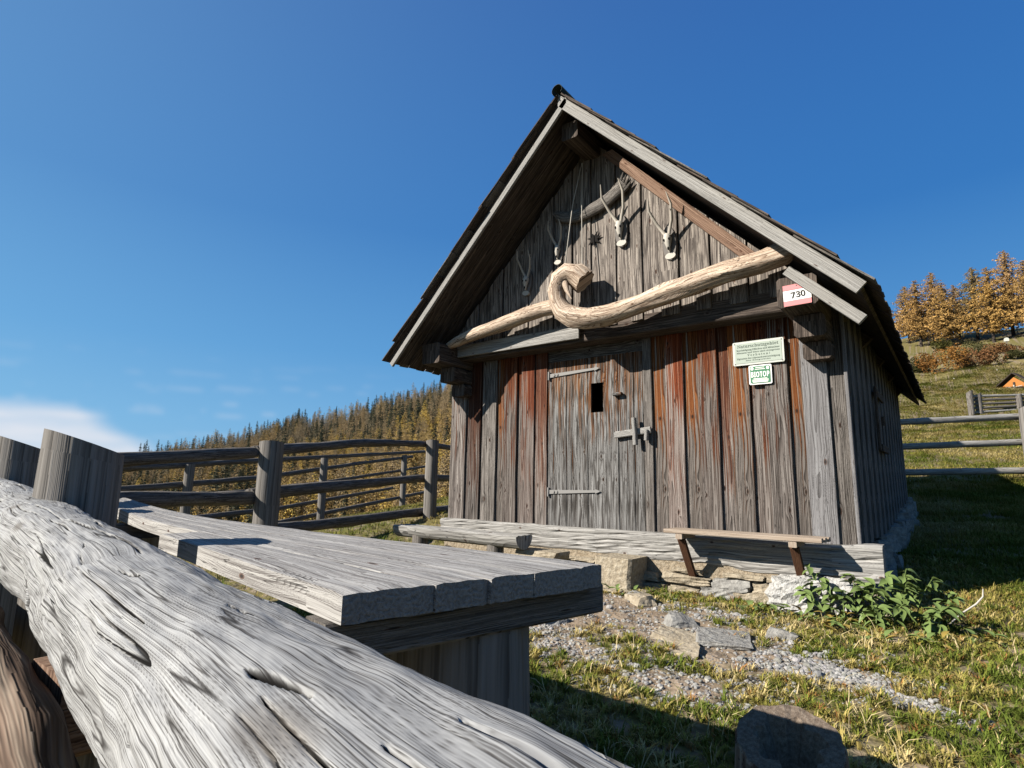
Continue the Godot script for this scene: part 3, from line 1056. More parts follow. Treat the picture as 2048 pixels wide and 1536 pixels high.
func build_roof(hut: Node3D) -> void:
	var roof := holder("roof", hut)
	var back := -DEPTH - 0.35
	for sgn in [-1.0, 1.0]:
		var len_ := 3.27 if sgn < 0 else 3.31
		# e: down the slope, n: out of the slope
		var e := Vector3(sgn * 0.7071, -0.7071, 0)
		var nn := Vector3(sgn * 0.7071, 0.7071, 0)
		var top := Vector3(RIDGE_X, RIDGE_Y, 0)
		# roof boards run down the slope; the overhanging ones show from below
		var z := FRONT - 0.045
		while z > back:
			var w := rng.randf_range(0.19, 0.25)
			var tr := along(top + nn * -0.035 + Vector3(0, 0, z - w * 0.5) + e * 0.02, top + nn * -0.035 + Vector3(0, 0, z - w * 0.5) + e * len_, nn)
			part("roof_board", board(len_ - 0.02, w - 0.005, 0.026, {"seg": 2, "jit": 0.003, "vs": 0.4, "u0": rng.randf()}), mats.tarred, roof, tr.origin, tr.basis)
			z -= w
		# rafters
		for zr in [-0.15, -1.3, -2.5, -3.7, -5.0]:
			var tr := along(top + nn * -0.115 + Vector3(0, 0, zr) + e * 0.08, top + nn * -0.115 + Vector3(0, 0, zr) + e * 3.1, nn)
			part("rafter", board(3.05, 0.11, 0.13, {"bev": 0.01, "vs": 0.4}), mats.tarred, roof, tr.origin, tr.basis)
		# bargeboard
		var width := 0.094 if sgn > 0 else 0.060
		var off := -0.046 if sgn > 0 else -0.088
		var bt := along(top + nn * off + Vector3(0, 0, FRONT - 0.015), top + nn * off + e * 3.0 + Vector3(0, 0, FRONT - 0.015), Vector3.BACK)
		part("bargeboard", board(len_ + 0.02, width, 0.03, {"seg": 8, "jit": 0.003, "vs": 0.4, "slant_bottom": width * sgn}), mats.silver, roof, bt.origin, bt.basis)
		if sgn < 0:
			var bt2 := along(top + nn * -0.02 + Vector3(0, 0, FRONT - 0.05), top + nn * -0.02 + e * 3.0 + Vector3(0, 0, FRONT - 0.05), Vector3.BACK)
			part("bargeboard", board(len_ + 0.02, 0.075, 0.03, {"seg": 6, "jit": 0.003, "vs": 0.4}), mats.tarred, roof, bt2.origin, bt2.basis)
		# eaves board, lit edge under the right-hand rake
		if sgn > 0:
			var at := Vector3(3.93, 2.005, 0.62)
			part("eaves_board", board(0.64, 0.075, 0.05, {"vs": 0.5, "seg": 3, "jit": 0.004}), mats.silver, roof, at, rot(0, 0, -135.0))
		# split shingles, in courses; the ones along the front edge are pieces of their own
		var variants := []
		for v in 4:
			variants.append(board(0.62, 0.13, 0.012, {"bev": 0.002, "seg": 2, "jit": 0.005, "vs": 0.6, "u0": v * 0.27}))
		var rest := []
		var tints := []
		var course := 0
		var d := len_ + 0.07
		while d > 0.55:
			var zs := FRONT + 0.035 + (course % 2) * 0.03
			var col := 0
			while zs > back:
				var lift := 0.004 + rng.randf_range(0.0, 0.008)
				var p: Vector3 = top + nn * lift + e * minf(d + rng.randf_range(-0.015, 0.015), len_ + 0.1) + Vector3(0, 0, zs - 0.065)
				var q: Vector3 = top + nn * (lift + 0.022) + e * d + Vector3(0, 0, zs - 0.065)
				var base := along(q, top + nn * lift + e * (d - 0.6) + Vector3(0, 0, zs - 0.065), nn)
				base.origin = p + nn * 0.022
				base.basis = base.basis * rot(0, 0, rng.randf_range(-1.5, 1.5))
				if col < 6:
					part("shingle", variants[rng.randi() % 4], mats.pole if rng.randf() < 0.35 else mats.tarred, roof, base.origin, base.basis)
				else:
					rest.append(base)
					tints.append(Color.WHITE)
				zs -= 0.135
				col += 1
			d -= 0.29
			course += 1
		# short top course under the ridge cap
		var zt := FRONT + 0.035
		var short := board(0.44, 0.13, 0.017, {"bev": 0.002, "vs": 0.6})
		while zt > back:
			var q := along(top + nn * 0.030 + e * 0.46 + Vector3(0, 0, zt - 0.065), top + nn * 0.018 + e * 0.03 + Vector3(0, 0, zt - 0.065), nn)
			if zt > 0.1:
				part("shingle", short, mats.tarred, roof, q.origin, q.basis)
			else:
				q.basis = q.basis.scaled_local(Vector3(1, 0.7, 1))
				rest.append(q)
				tints.append(Color.WHITE)
			zt -= 0.135
		var o := multi(variants[1], mats.tarred, rest, tints)
		o.name = "shingles"
		roof.add_child(o, true)
		o.set_meta("kind", "stuff")
	# ridge cap of bent sheet
	var s := start()
	s.set_smooth_group(0)
	var m := 12
	for i in m:
		var a0 := deg_to_rad(-38.0 + 256.0 * i / m)
		var a1 := deg_to_rad(-38.0 + 256.0 * (i + 1) / m)
		var c := Vector3(RIDGE_X, RIDGE_Y + 0.022, 0)
		for r in [0.058, 0.054]:
			var p0: Vector3 = c + Vector3(cos(a0), sin(a0), 0) * r
			var p1: Vector3 = c + Vector3(cos(a1), sin(a1), 0) * r
			var f := Vector3(0, 0, FRONT + 0.07)
			var b := Vector3(0, 0, back - 0.05)
			if r > 0.056:
				quad(s, p0 + f, p0 + b, p1 + b, p1 + f)
			else:
				quad(s, p0 + b, p0 + f, p1 + f, p1 + b)
		var o0 := c + Vector3(cos(a0), sin(a0), 0) * 0.058
		var o1 := c + Vector3(cos(a1), sin(a1), 0) * 0.058
		var i0 := c + Vector3(cos(a0), sin(a0), 0) * 0.054
		var i1 := c + Vector3(cos(a1), sin(a1), 0) * 0.054
		var ff := Vector3(0, 0, FRONT + 0.07)
		quad(s, i0 + ff, o0 + ff, o1 + ff, i1 + ff)
	part("ridge_cap", finish(s), mats.black_metal, roof)


func build_foundation(hut: Node3D) -> void:
	var base := holder("foundation", hut)
	part("mortar", board(4.2, 0.36, 0.22, {"seg": 12, "jit": 0.01, "bev": 0.02}), mats.mortar, base, Vector3(0.0, -0.37, -0.04), rot(0, 0, -90))
	var r := RandomNumberGenerator.new()
	r.seed = 21
	var y := -0.475
	for row in 3:
		var x := 1.0 + row * 0.07
		while x < 4.1:
			var w := r.randf_range(0.20, 0.48) if row < 2 else r.randf_range(0.14, 0.34)
			var h: float = [0.062, 0.045, 0.02][row]
			var sz := Vector3(w * 0.5 - 0.006, h * r.randf_range(0.85, 1.0), 0.09)
			if not (row == 2 and r.randf() < 0.25):
				part("stone", block_stone(r.randi() % 9999, sz, 6, 0.26, 0.16, 0.12), mats.limestone if r.randf() < 0.85 else mats.grey_stone, base, Vector3(x + w * 0.5, y + r.randf_range(-0.01, 0.01), 0.045 + r.randf_range(-0.015, 0.03)), Basis(Vector3.BACK, r.randf_range(-0.05, 0.05)))
			x += w
		y += [0.112, 0.068, 0.0][row]
	# rubble under the side wall
	for i in 34:
		var zz := -0.15 - i * 0.155
		var floor_y := -0.44 + 0.09 * (-zz)
		for j in 2:
			var sz := Vector3(r.randf_range(0.07, 0.12), r.randf_range(0.06, 0.10), r.randf_range(0.08, 0.14))
			part("stone", block_stone(r.randi() % 9999, sz, 3, 0.2, 0.08, 0.2), mats.grey_stone, base, Vector3(4.12 + r.randf_range(-0.03, 0.06), floor_y + 0.02 + j * 0.16, zz), rot(0, r.randf_range(0, 90), 0))


# ---------------------------------------------------------------- things on the gable
func flat_shape(outline: Array, t: float) -> ArrayMesh:
	# a plate cut to an outline given counter-clockwise in x, y; front face at +t
	var s := start()
	s.set_smooth_group(-1)
	var m := Vector2.ZERO
	for p in outline:
		m += p / outline.size()
	var n := outline.size()
	for i in n:
		var a: Vector2 = outline[i]
		var b: Vector2 = outline[(i + 1) % n]
		var af := Vector3(a.x, a.y, t)
		var bf := Vector3(b.x, b.y, t)
		var ab := Vector3(a.x, a.y, 0)
		var bb := Vector3(b.x, b.y, 0)
		vert(s, Vector3(m.x, m.y, t), m)
		vert(s, bf, b)
		vert(s, af, a)
		vert(s, Vector3(m.x, m.y, 0), m)
		vert(s, ab, a)
		vert(s, bb, b)
		quad(s, ab, bb, bf, af)
	return finish(s)


func oval(rx: float, ry: float, n := 20) -> Array:
	var a := []
	for i in n:
		a.append(Vector2(cos(TAU * i / n) * rx, sin(TAU * i / n) * ry))
	return a


func antler_mesh(side: float, spread: float, size: float, tines: int) -> ArrayMesh:
	var s := start()
	var p0 := Vector3(0.016 * side, 0.055, 0.045)
	var p1 := p0 + Vector3(0.045 * side * spread, 0.10, 0.04) * size
	var p2 := p0 + Vector3(0.075 * side * spread, 0.20, 0.10) * size
	var p3 := p0 + Vector3(0.060 * side * spread, 0.29, 0.14) * size
	add_tube(s, [p0, p0 + Vector3(0, 0.012, 0.004), p1, p2, p3], [0.021, 0.015, 0.013, 0.011, 0.004], 7, {"rough": 0.25, "freq": 60.0})
	if tines > 0:
		var q := p1.lerp(p2, 0.4)
		add_tube(s, [q, q + Vector3(0.004 * side, 0.03, 0.035) * size], [0.006, 0.001], 6)
	if tines > 1:
		var q := p2.lerp(p3, 0.25)
		add_tube(s, [q, q + Vector3(0.006 * side, 0.03, -0.02) * size], [0.005, 0.001], 6)
	return finish(s)


func build_gable_decoration() -> void:
	var z := GABLE_Z + 0.017
	var where := [
		[Vector3(1.30, 2.545, z), 0.95, 2, -8.0, "antlers with skull on oval plaque, lowest at the shaded left of the gable"],
		[Vector3(1.70, 2.80, z), 0.92, 1, -5.0, "antlers with skull on oval plaque above the loop of the driftwood trunk"],
		[Vector3(2.42, 2.85, z), 1.12, 0, 2.0, "slender antlers with white skull on long plaque between the star and the other trophies"],
		[Vector3(2.90, 2.60, z), 1.08, 1, 4.0, "antlers with white skull on oval plaque closest to the brown verge board"],
	]
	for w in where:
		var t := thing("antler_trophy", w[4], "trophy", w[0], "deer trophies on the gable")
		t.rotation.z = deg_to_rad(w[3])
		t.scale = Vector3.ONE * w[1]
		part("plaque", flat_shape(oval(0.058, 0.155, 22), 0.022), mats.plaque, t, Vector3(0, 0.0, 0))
		part("painted_lit_edge", flat_shape(oval(0.046, 0.028, 16), 0.027), mats.bone, t, Vector3(0, -0.118, 0))  # pale oval: sun on the lower plaque edge, put in as colour
		part("skull", tube([Vector3(0, 0.068, 0.03), Vector3(0, 0.055, 0.045), Vector3(0, 0.028, 0.052), Vector3(0, -0.01, 0.052), Vector3(0, -0.055, 0.043), Vector3(0, -0.085, 0.033)], [0.012, 0.030, 0.035, 0.028, 0.016, 0.008], 12, {"rough": 0.2, "freq": 30.0}), mats.bone, t)
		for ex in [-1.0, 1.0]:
			part("eye_socket_shade", stone(5, Vector3(0.010, 0.012, 0.008), 6, 8, 6, 0.0), mats.void_dark, t, Vector3(0.022 * ex, 0.012, 0.076))  # solid near-black lump: shade inside the socket given as colour
		part("nose_hollow_shade", stone(6, Vector3(0.008, 0.018, 0.006), 6, 8, 6, 0.0), mats.void_dark, t, Vector3(0, -0.06, 0.058))  # same for the nose: a dark lump colours in the shade
		part("antler", antler_mesh(-1.0, 1.0, w[1], w[2]), mats.antler, t)
		part("antler", antler_mesh(1.0, 1.0, w[1], w[2]), mats.antler, t)

	# curved old beam with a split end
	var s := start()
	var pts := [Vector3(1.65, 3.245, z + 0.03), Vector3(1.72, 3.19, z + 0.035), Vector3(1.80, 3.15, z + 0.035), Vector3(1.92, 3.128, z + 0.04), Vector3(2.05, 3.135, z + 0.04), Vector3(2.18, 3.16, z + 0.04), Vector3(2.30, 3.205, z + 0.04), Vector3(2.40, 3.26, z + 0.04), Vector3(2.47, 3.315, z + 0.04)]
	add_tube(s, pts, [0.012, 0.028, 0.033, 0.036, 0.037, 0.037, 0.036, 0.035, 0.034], 14, {"flat": 1.9, "vs": 1.2, "rough": 0.12, "freq": 9.0})
	for i in 4:
		var b := Vector3(2.465 - 0.022 * i + 0.04, 3.262 + 0.032 * i, z + 0.04)
		add_tube(s, [b + Vector3(-0.05, -0.04, 0), b, b + Vector3(0.052 - 0.008 * i, 0.058 + 0.006 * i, 0.01)], [0.022, 0.019, 0.003], 7)
	single("curved_beam", finish(s), mats.pole, "curved grey wooden beam with split claw-like end fixed to the gable boards", "beam")
	# hanging cords
	single("cord", tube([Vector3(1.99, 3.70, z + 0.03), Vector3(1.94, 3.2, 0.40), Vector3(1.885, 2.52, 0.46)], [0.0045, 0.0045, 0.0045], 6), mats.bone, "pale cord running down from the ridge to the loop of driftwood", "cord")
	single("cord", tube([Vector3(2.00, 3.70, z + 0.03), Vector3(2.03, 3.2, 0.37), Vector3(2.065, 2.36, 0.42)], [0.004, 0.004, 0.004], 6), mats.bone, "pale cord hanging past the dark star", "cord")
	var star := []
	for i in 14:
		var a := TAU * i / 14.0 + 0.2
		var r := 0.085 if i % 2 == 0 else 0.034
		star.append(Vector2(cos(a), sin(a)) * r)
	single("star_ornament", flat_shape(star, 0.008), mats.void_dark, "small dark seven-pointed star on the gable boards", "star", Vector3(2.115, 2.845, z))
	# looped driftwood trunk
	var d := thing("driftwood_trunk", "pale peeled trunk grown into a loop, hung across the gable foot", "trunk")
	var path := [[3.97, 2.215, 0.47, 0.066], [3.90, 2.205, 0.47, 0.086], [3.70, 2.175, 0.47, 0.086], [3.45, 2.14, 0.47, 0.085], [3.2, 2.105, 0.47, 0.084], [2.95, 2.06, 0.47, 0.083], [2.72, 2.015, 0.47, 0.083], [2.52, 1.98, 0.48, 0.086], [2.33, 1.955, 0.49, 0.092], [2.17, 1.955, 0.50, 0.096], [2.03, 1.985, 0.51, 0.097], [1.91, 2.06, 0.52, 0.094], [1.85, 2.17, 0.53, 0.090], [1.835, 2.29, 0.53, 0.090], [1.87, 2.395, 0.52, 0.096], [1.94, 2.445, 0.50, 0.106], [2.03, 2.42, 0.47, 0.115], [2.11, 2.345, 0.45, 0.122]]
	var pp := []
	var rr := []
	for q in path:
		pp.append(Vector3(q[0], q[1], q[2]))
		rr.append(q[3])
	part("trunk", tube(pp, rr, 20, {"rough": 0.42, "freq": 7.0, "vs": 0.5, "seed": 8, "cap_a": Vector3(0, -0.6, 0)}), mats.driftwood, d)
	part("trunk", tube([Vector3(1.84, 2.15, 0.45), Vector3(1.62, 2.155, 0.45), Vector3(1.40, 2.13, 0.45), Vector3(1.15, 2.085, 0.45), Vector3(0.92, 2.055, 0.45), Vector3(0.70, 2.025, 0.45), Vector3(0.45, 1.98, 0.44), Vector3(0.30, 1.955, 0.43)], [0.076, 0.076, 0.076, 0.073, 0.070, 0.066, 0.058, 0.04], 16, {"rough": 0.25, "freq": 5.0, "vs": 0.5, "seed": 9}), mats.driftwood, d)
	# short stubs inside the loop
	part("branch_stub", tube([Vector3(1.93, 2.36, 0.54), Vector3(1.99, 2.24, 0.58), Vector3(2.04, 2.15, 0.58)], [0.035, 0.024, 0.006], 10, {"rough": 0.3}), mats.driftwood, d)


# ---------------------------------------------------------------- signs
func lettering(parent: Node3D, words: String, centre: Vector3, w: float, h: float, mat: Material, serif := false, called := "lettering", turn := 0.0) -> void:
	var font := SystemFont.new()
	font.font_names = PackedStringArray(["Droid Serif" if serif else "Droid Sans"])
	font.font_weight = 700
	var t := TextMesh.new()
	t.font = font
	t.text = words
	t.font_size = 32
	t.pixel_size = 0.01
	t.depth = 0.05
	t.curve_step = 1.0
	var box := t.get_aabb()
	var o := part(called, t, mat, parent, centre)
	var sx := w / maxf(box.size.x, 0.001)
	var sy := h / maxf(box.size.y, 0.001)
	o.transform = Transform3D(rot(0, 0, turn) * Basis.from_scale(Vector3(sx, sy, 0.03)), centre) * Transform3D(Basis.IDENTITY, -(box.position + box.size * 0.5))


func plate(w: float, h: float, t: float) -> ArrayMesh:
	var c := 0.012
	var o := []
	for q in [[1, 1, 0], [-1, 1, 1], [-1, -1, 2], [1, -1, 3]]:
		for i in 4:
			var a: float = (q[2] + i / 3.0) * PI * 0.5
			o.append(Vector2(q[0] * (w * 0.5 - c) + cos(a) * c, q[1] * (h * 0.5 - c) + sin(a) * c))
	return flat_shape(o, t)


func build_signs() -> void:
	var white := plain(Color(1.15, 1.14, 1.11), 0.6)
	var red := plain(Color(0.90, 0.33, 0.34), 0.6)
	var ink := plain(Color(0.03, 0.03, 0.03), 0.7)
	var trail := thing("trail_mark", "red-white-red trail marker 730 on the end of the roof beam", "sign", Vector3(3.985, 1.815, 0.604))
	trail.rotation.z = deg_to_rad(1.0)
	part("panel", flat_shape([Vector2(-0.093, -0.08), Vector2(0.093, -0.08), Vector2(0.093, 0.08), Vector2(-0.093, 0.08)], 0.006), white, trail)
	for y in [-0.060, 0.060]:
		part("stripe", flat_shape([Vector2(-0.0925, -0.0195), Vector2(0.0925, -0.0195), Vector2(0.0925, 0.0195), Vector2(-0.0925, 0.0195)], 0.003), red, trail, Vector3(0, y, 0.006))
	lettering(trail, "730", Vector3(0.006, 0.0, 0.008), 0.098, 0.046, ink, false, "lettering", 3.0)
	part("nail", tube([Vector3(0, 0.07, 0.006), Vector3(0, 0.07, 0.013)], [0.005, 0.004], 8), mats.iron, trail)

	var green_ink := plain(Color(0.13, 0.17, 0.14), 0.7)
	var pale := plain(Color(0.48, 0.55, 0.48), 0.55)
	var rim := plain(Color(0.70, 0.73, 0.67), 0.5)
	var notice := thing("notice_plaque", "pale green enamel plaque with dark lettering and raised rim, screwed to the boards", "sign", Vector3(3.552, 1.545, 0.042))
	part("panel", plate(0.41, 0.205, 0.012), rim, notice)
	part("field", plate(0.375, 0.172, 0.003), pale, notice, Vector3(0, 0, 0.012))
	var z := 0.0155
	lettering(notice, "Naturschutzgebiet", Vector3(0, 0.058, z), 0.33, 0.036, green_ink, true)
	lettering(notice, "Beschädigung Pflücken und Mitnahme", Vector3(0, 0.026, z), 0.345, 0.019, green_ink, true)
	lettering(notice, "Pflanzen und Tiere sind strengstens", Vector3(0, 0.003, z), 0.345, 0.018, green_ink, true)
	lettering(notice, "V e r b o t e n !", Vector3(0.005, -0.019, z), 0.18, 0.018, green_ink, true)
	lettering(notice, "Eigentum der Alpenschutzvereinigung", Vector3(0, -0.047, z), 0.345, 0.018, green_ink, true)
	lettering(notice, "der Bergwacht", Vector3(0, -0.066, z), 0.20, 0.012, green_ink, true)
	for c in [[-0.188, 0.088], [0.188, 0.088], [-0.188, -0.088], [0.188, -0.088]]:
		part("screw", tube([Vector3(c[0], c[1], 0.011), Vector3(c[0], c[1], 0.018)], [0.006, 0.004], 8), mats.iron, notice)

	var deep := plain(Color(0.07, 0.25, 0.13), 0.5)
	var bio := thing("biotope_sign", "small green and white sign reading BIOTOP below the pale plaque", "sign", Vector3(3.56, 1.352, 0.038))
	part("panel", plate(0.182, 0.165, 0.010), white, bio)
	part("field", plate(0.160, 0.145, 0.003), deep, bio, Vector3(0, 0, 0.010))
	lettering(bio, "BIOTOP", Vector3(0, 0.002, 0.0135), 0.146, 0.046, white)
	for y in [[0.060, 0.07], [0.046, 0.08], [-0.034, 0.11], [-0.044, 0.13], [-0.054, 0.13], [-0.063, 0.12]]:
		part("small_print", flat_shape([Vector2(-y[1] * 0.5, -0.0028), Vector2(y[1] * 0.5, -0.0028), Vector2(y[1] * 0.5, 0.0028), Vector2(-y[1] * 0.5, 0.0028)], 0.0015), white, bio, Vector3(0, y[0], 0.0132))
	for x in [-0.062, 0.062]:
		part("emblem", flat_shape(oval(0.012, 0.014, 14), 0.0015), white, bio, Vector3(x, 0.053, 0.0132))


# ---------------------------------------------------------------- bench at the wall, half-log bench
func build_wall_bench() -> void:
	var b := thing("wall_bench", "narrow brown slatted bench braced against the hut wall", "bench", Vector3(0, 0, 0))
	for i in 3:
		var zz := 0.345 - i * 0.085
		part("slat", board(1.18, 0.072, 0.032, {"vs": 0.6, "bev": 0.004, "u0": i * 0.3}), mats.bench_top, b, Vector3(2.81 + 0.01 * i, 0.050, zz), rot(0, 0, -90) * rot(0, 90, 0))
	for x in [2.945, 3.80]:
		part("bearer", board(0.30, 0.055, 0.04, {"bev": 0.004}), mats.bench_top, b, Vector3(x, 0.012, 0.092), rot(90, 0, 0))
		var tr := along(Vector3(x, -0.01, 0.335), Vector3(x + 0.01, -0.345, 0.115), Vector3.BACK)
		part("leg", board(0.40, 0.062, 0.035, {"bev": 0.004}), mats.bench_leg, b, tr.origin, tr.basis)

	var h := thing("half_log_bench", "low seat hewn from half a log, left of the hut door", "bench", Vector3(0, 0, 0))
	var s := start()
	s.set_smooth_group(-1)
	var n := 10
	var rings := []
	for k in 13:
		var x := lerpf(-0.25, 1.52, k / 12.0)
		var ring := []
		var w := 0.125 + 0.006 * sin(x * 5.0)
		for i in n + 1:
			var a := PI * i / n
			ring.append(Vector3(x, -0.062 - sin(a) * 0.12 - 0.012, 0.55 + 0.03 * (x - 0.6) + cos(a) * w))
		for i in 5:      # adzed top
			var f := -1.0 + 2.0 * (i + 0.5) / 5.0
			ring.append(Vector3(x + (rng.randf_range(-0.012, 0.012) if k == 12 else 0.0), -0.066 + (0.006 if i % 2 == 0 else 0.0), 0.55 + 0.03 * (x - 0.6) + f * w))
		rings.append(ring)
	var m: int = rings[0].size()
	for k in 12:
		for i in m:
			var j := (i + 1) % m
			var uv := func(p: Vector3, f: float) -> Vector2: return Vector2(f * 1.0 / m, p.x * 0.5)
			quad(s, rings[k][i], rings[k][j], rings[k + 1][j], rings[k + 1][i], uv.call(rings[k][i], i), uv.call(rings[k][j], i + 1), uv.call(rings[k + 1][j], i + 1), uv.call(rings[k + 1][i], i))
	for e in [0, 12]:
		var c := Vector3.ZERO
		for p in rings[e]:
			c += p / m
		for i in m:
			var a: Vector3 = rings[e][i]
			var bb: Vector3 = rings[e][(i + 1) % m]
			for p in ([c, bb, a] if e == 0 else [c, a, bb]):
				vert(s, p, Vector2(p.z * 2.0, p.y * 0.4))
	part("seat", finish(s), mats.silver, h)
	for x in [0.1, 1.15]:
		part("leg", tube([Vector3(x, ground_y(x, 0.55) - 0.03, 0.55), Vector3(x, -0.15, 0.55)], [0.09, 0.085], 12, {"rough": 0.1}), mats.pole, h)


# ---------------------------------------------------------------- loose stones
func build_stones() -> void:
	var block := start()
	add_board(block, 0.27, 0.35, 0.36, {"bev": 0.025, "seg": 3, "jit": 0.012})
	single("step_block", finish(block), mats.limestone, "squared pale stone block standing out from the wall foot below the door", "stone", Vector3(2.345, -0.475, 0.24))
	single("step_slab", block_stone(52, Vector3(0.24, 0.045, 0.22), 5, 0.2, 0.06, 0.08), mats.limestone, "thick flat stone lying under the square door-step block", "stone", Vector3(2.42, -0.50, 0.30))
	single("boulder", block_stone(61, Vector3(0.27, 0.13, 0.16), 12, 0.45, 0.22, 0.45), mats.white_rock, "white limestone boulder at the wall foot beside the leafy plant", "boulder", Vector3(3.86, -0.385, 0.16))
	single("step_slab", block_stone(53, Vector3(0.22, 0.045, 0.13), 5, 0.2, 0.06, 0.2), mats.limestone, "pale rounded stone at the end of the half-log seat", "stone", Vector3(1.62, -0.24, 0.42))
	single("flat_slab", block_stone(67, Vector3(0.155, 0.016, 0.145), 6, 0.22, 0.05, 0.02), mats.grey_stone, "flat grey stone slab lying in the gravel", "stone", Vector3(3.57, ground_y(3.57, 1.33) + 0.018, 1.33), rot(4, 25, -3))
	var spots := [
		[3.33, 1.42, 0.12, 0.030, "low pale stone half sunk in gravel next to the grey slab"],
		[3.24, 1.12, 0.09, 0.06, "pointed stone standing in gravel behind the grey slab"],
		[3.85, 1.02, 0.10, 0.04, "brownish stone between gravel and grass near the slab"],
		[2.75, 0.72, 0.10, 0.07, "rough grey stone in front of the wall foot"],
		[2.02, 0.95, 0.075, 0.06, "dark edged stone beside the table end"],
		[2.48, 1.55, 0.09, 0.05, "reddish stone lying in the gravel by the table leg"],
		[3.42, 1.62, 0.13, 0.025, "thin broken stone sheet at the grassy edge of the slab"],
		[2.62, 0.55, 0.06, 0.05, "small light stone in the shade of the door-step block"],
	]
	for i in spots.size():
		var q: Array = spots[i]
		single("field_stone", block_stone(70 + i, Vector3(q[2], q[3], q[2] * 0.8), 5, 0.42, 0.14, 0.34), mats.grey_stone if i % 3 != 0 else mats.limestone, q[4], "stone", Vector3(q[0], ground_y(q[0], q[1]) - q[3] * 0.15, q[1]), rot(8, i * 47.0, -9), "stones lying before the hut")


# ---------------------------------------------------------------- table, railing log, log bench
func table_y(x: float) -> float:
	return 0.19 + 0.0226 * maxf(0.0, 1.67 - x) * maxf(0.0, 1.67 - x)


func table_z(x: float, f: float) -> float:
	var front := 4.0 + 0.178 * (x - 2.15)
	var back := 3.33 + 0.16 * clampf((x + 0.43) / 3.0, 0.0, 1.06)
	return lerpf(front, back, f)


func plank_mesh(xa: float, f0: float, f1: float, seed_: int) -> Array:
	var s := start()
	s.set_smooth_group(-1)
	var r := RandomNumberGenerator.new()
	r.seed = seed_
	var noise := FastNoiseLite.new()
	noise.seed = seed_
	noise.frequency = 1.0
	var n := 30
	var across := 7
	var t := 0.066
	var drop := r.randf_range(0.0, 0.003)
	var stagger := r.randf_range(-0.005, 0.005)
	var saw := []
	for i in across + 1:
		saw.append(r.randf_range(-0.008, 0.005))
	var top := []
	var bot := []
	for k in n + 1:
		var row := []
		var rowb := []
		for i in across + 1:
			var g := lerpf(f0, f1, float(i) / across)
			if i == 0:
				g += 0.0012
			if i == across:
				g -= 0.0012
			var xe: float = 3.783 + (4.291 - table_z(3.85, g)) * 0.211 + stagger + saw[i]
			var x := lerpf(xa + (saw[i] if xa > 1.0 else 0.0), xe, float(k) / n)
			var y := table_y(x) - drop + 0.0025 * noise.get_noise_2d(x * 3.0, g * 20.0)
			if i == 0 or i == across:
				y -= 0.0025
			if k == 0 or k == n:
				y -= 0.0015 + absf(saw[i]) * 0.5
			row.append(Vector3(x, y, table_z(x, g)))
			rowb.append(Vector3(x, table_y(x) - t, table_z(x, g)))
		top.append(row)
		bot.append(rowb)
	var uv := func(p: Vector3, i: int) -> Vector2: return Vector2(float(i) / across, p.x / 3.6)
	for k in n:
		for i in across:
			quad(s, top[k][i], top[k + 1][i], top[k + 1][i + 1], top[k][i + 1], uv.call(top[k][i], i), uv.call(top[k + 1][i], i), uv.call(top[k + 1][i + 1], i + 1), uv.call(top[k][i + 1], i + 1))
			quad(s, bot[k + 1][i], bot[k][i], bot[k][i + 1], bot[k + 1][i + 1], uv.call(bot[k + 1][i], i), uv.call(bot[k][i], i), uv.call(bot[k][i + 1], i + 1), uv.call(bot[k + 1][i + 1], i + 1))
		quad(s, bot[k][0], bot[k + 1][0], top[k + 1][0], top[k][0], Vector2(0.35, bot[k][0].x / 3.6), Vector2(0.35, bot[k + 1][0].x / 3.6), Vector2(0.0, bot[k + 1][0].x / 3.6), Vector2(0.0, bot[k][0].x / 3.6))
		quad(s, top[k][across], top[k + 1][across], bot[k + 1][across], bot[k][across], Vector2(1, bot[k][0].x / 3.6), Vector2(1, bot[k + 1][0].x / 3.6), Vector2(0.7, bot[k + 1][0].x / 3.6), Vector2(0.7, bot[k][0].x / 3.6))
	var ends := start()
	ends.set_smooth_group(-1)
	for i in across:
		quad(ends, bot[n][i], bot[n][i + 1], top[n][i + 1], top[n][i])
		quad(s, bot[0][i + 1], bot[0][i], top[0][i], top[0][i + 1])
	return [finish(s), finish(ends)]


func split_list(seed_: int, count: int) -> Array:
	var r := RandomNumberGenerator.new()
	r.seed = seed_
	var a := []
	for i in count:
		a.append([TAU * (i + r.randf_range(-0.35, 0.35)) / count, r.randf_range(0.03, 0.05), r.randf_range(0.02, 0.10)])
	return a


func upright(x: float, z: float, y0: float, y1: float, r: float, slope: Vector3, seed_: int, n := 72) -> ArrayMesh:
	var pts := []
	var rad := []
	for k in 9:
		var f := k / 8.0
		pts.append(Vector3(x, lerpf(y0, y1, f), z))
		rad.append(r * (1.03 - 0.05 * f))
	return tube(pts, rad, n, {"rough": 0.07, "freq": 3.0, "vs": 0.83, "us": 1.0, "cap_b": slope, "splits": split_list(seed_, 7), "seed": seed_})


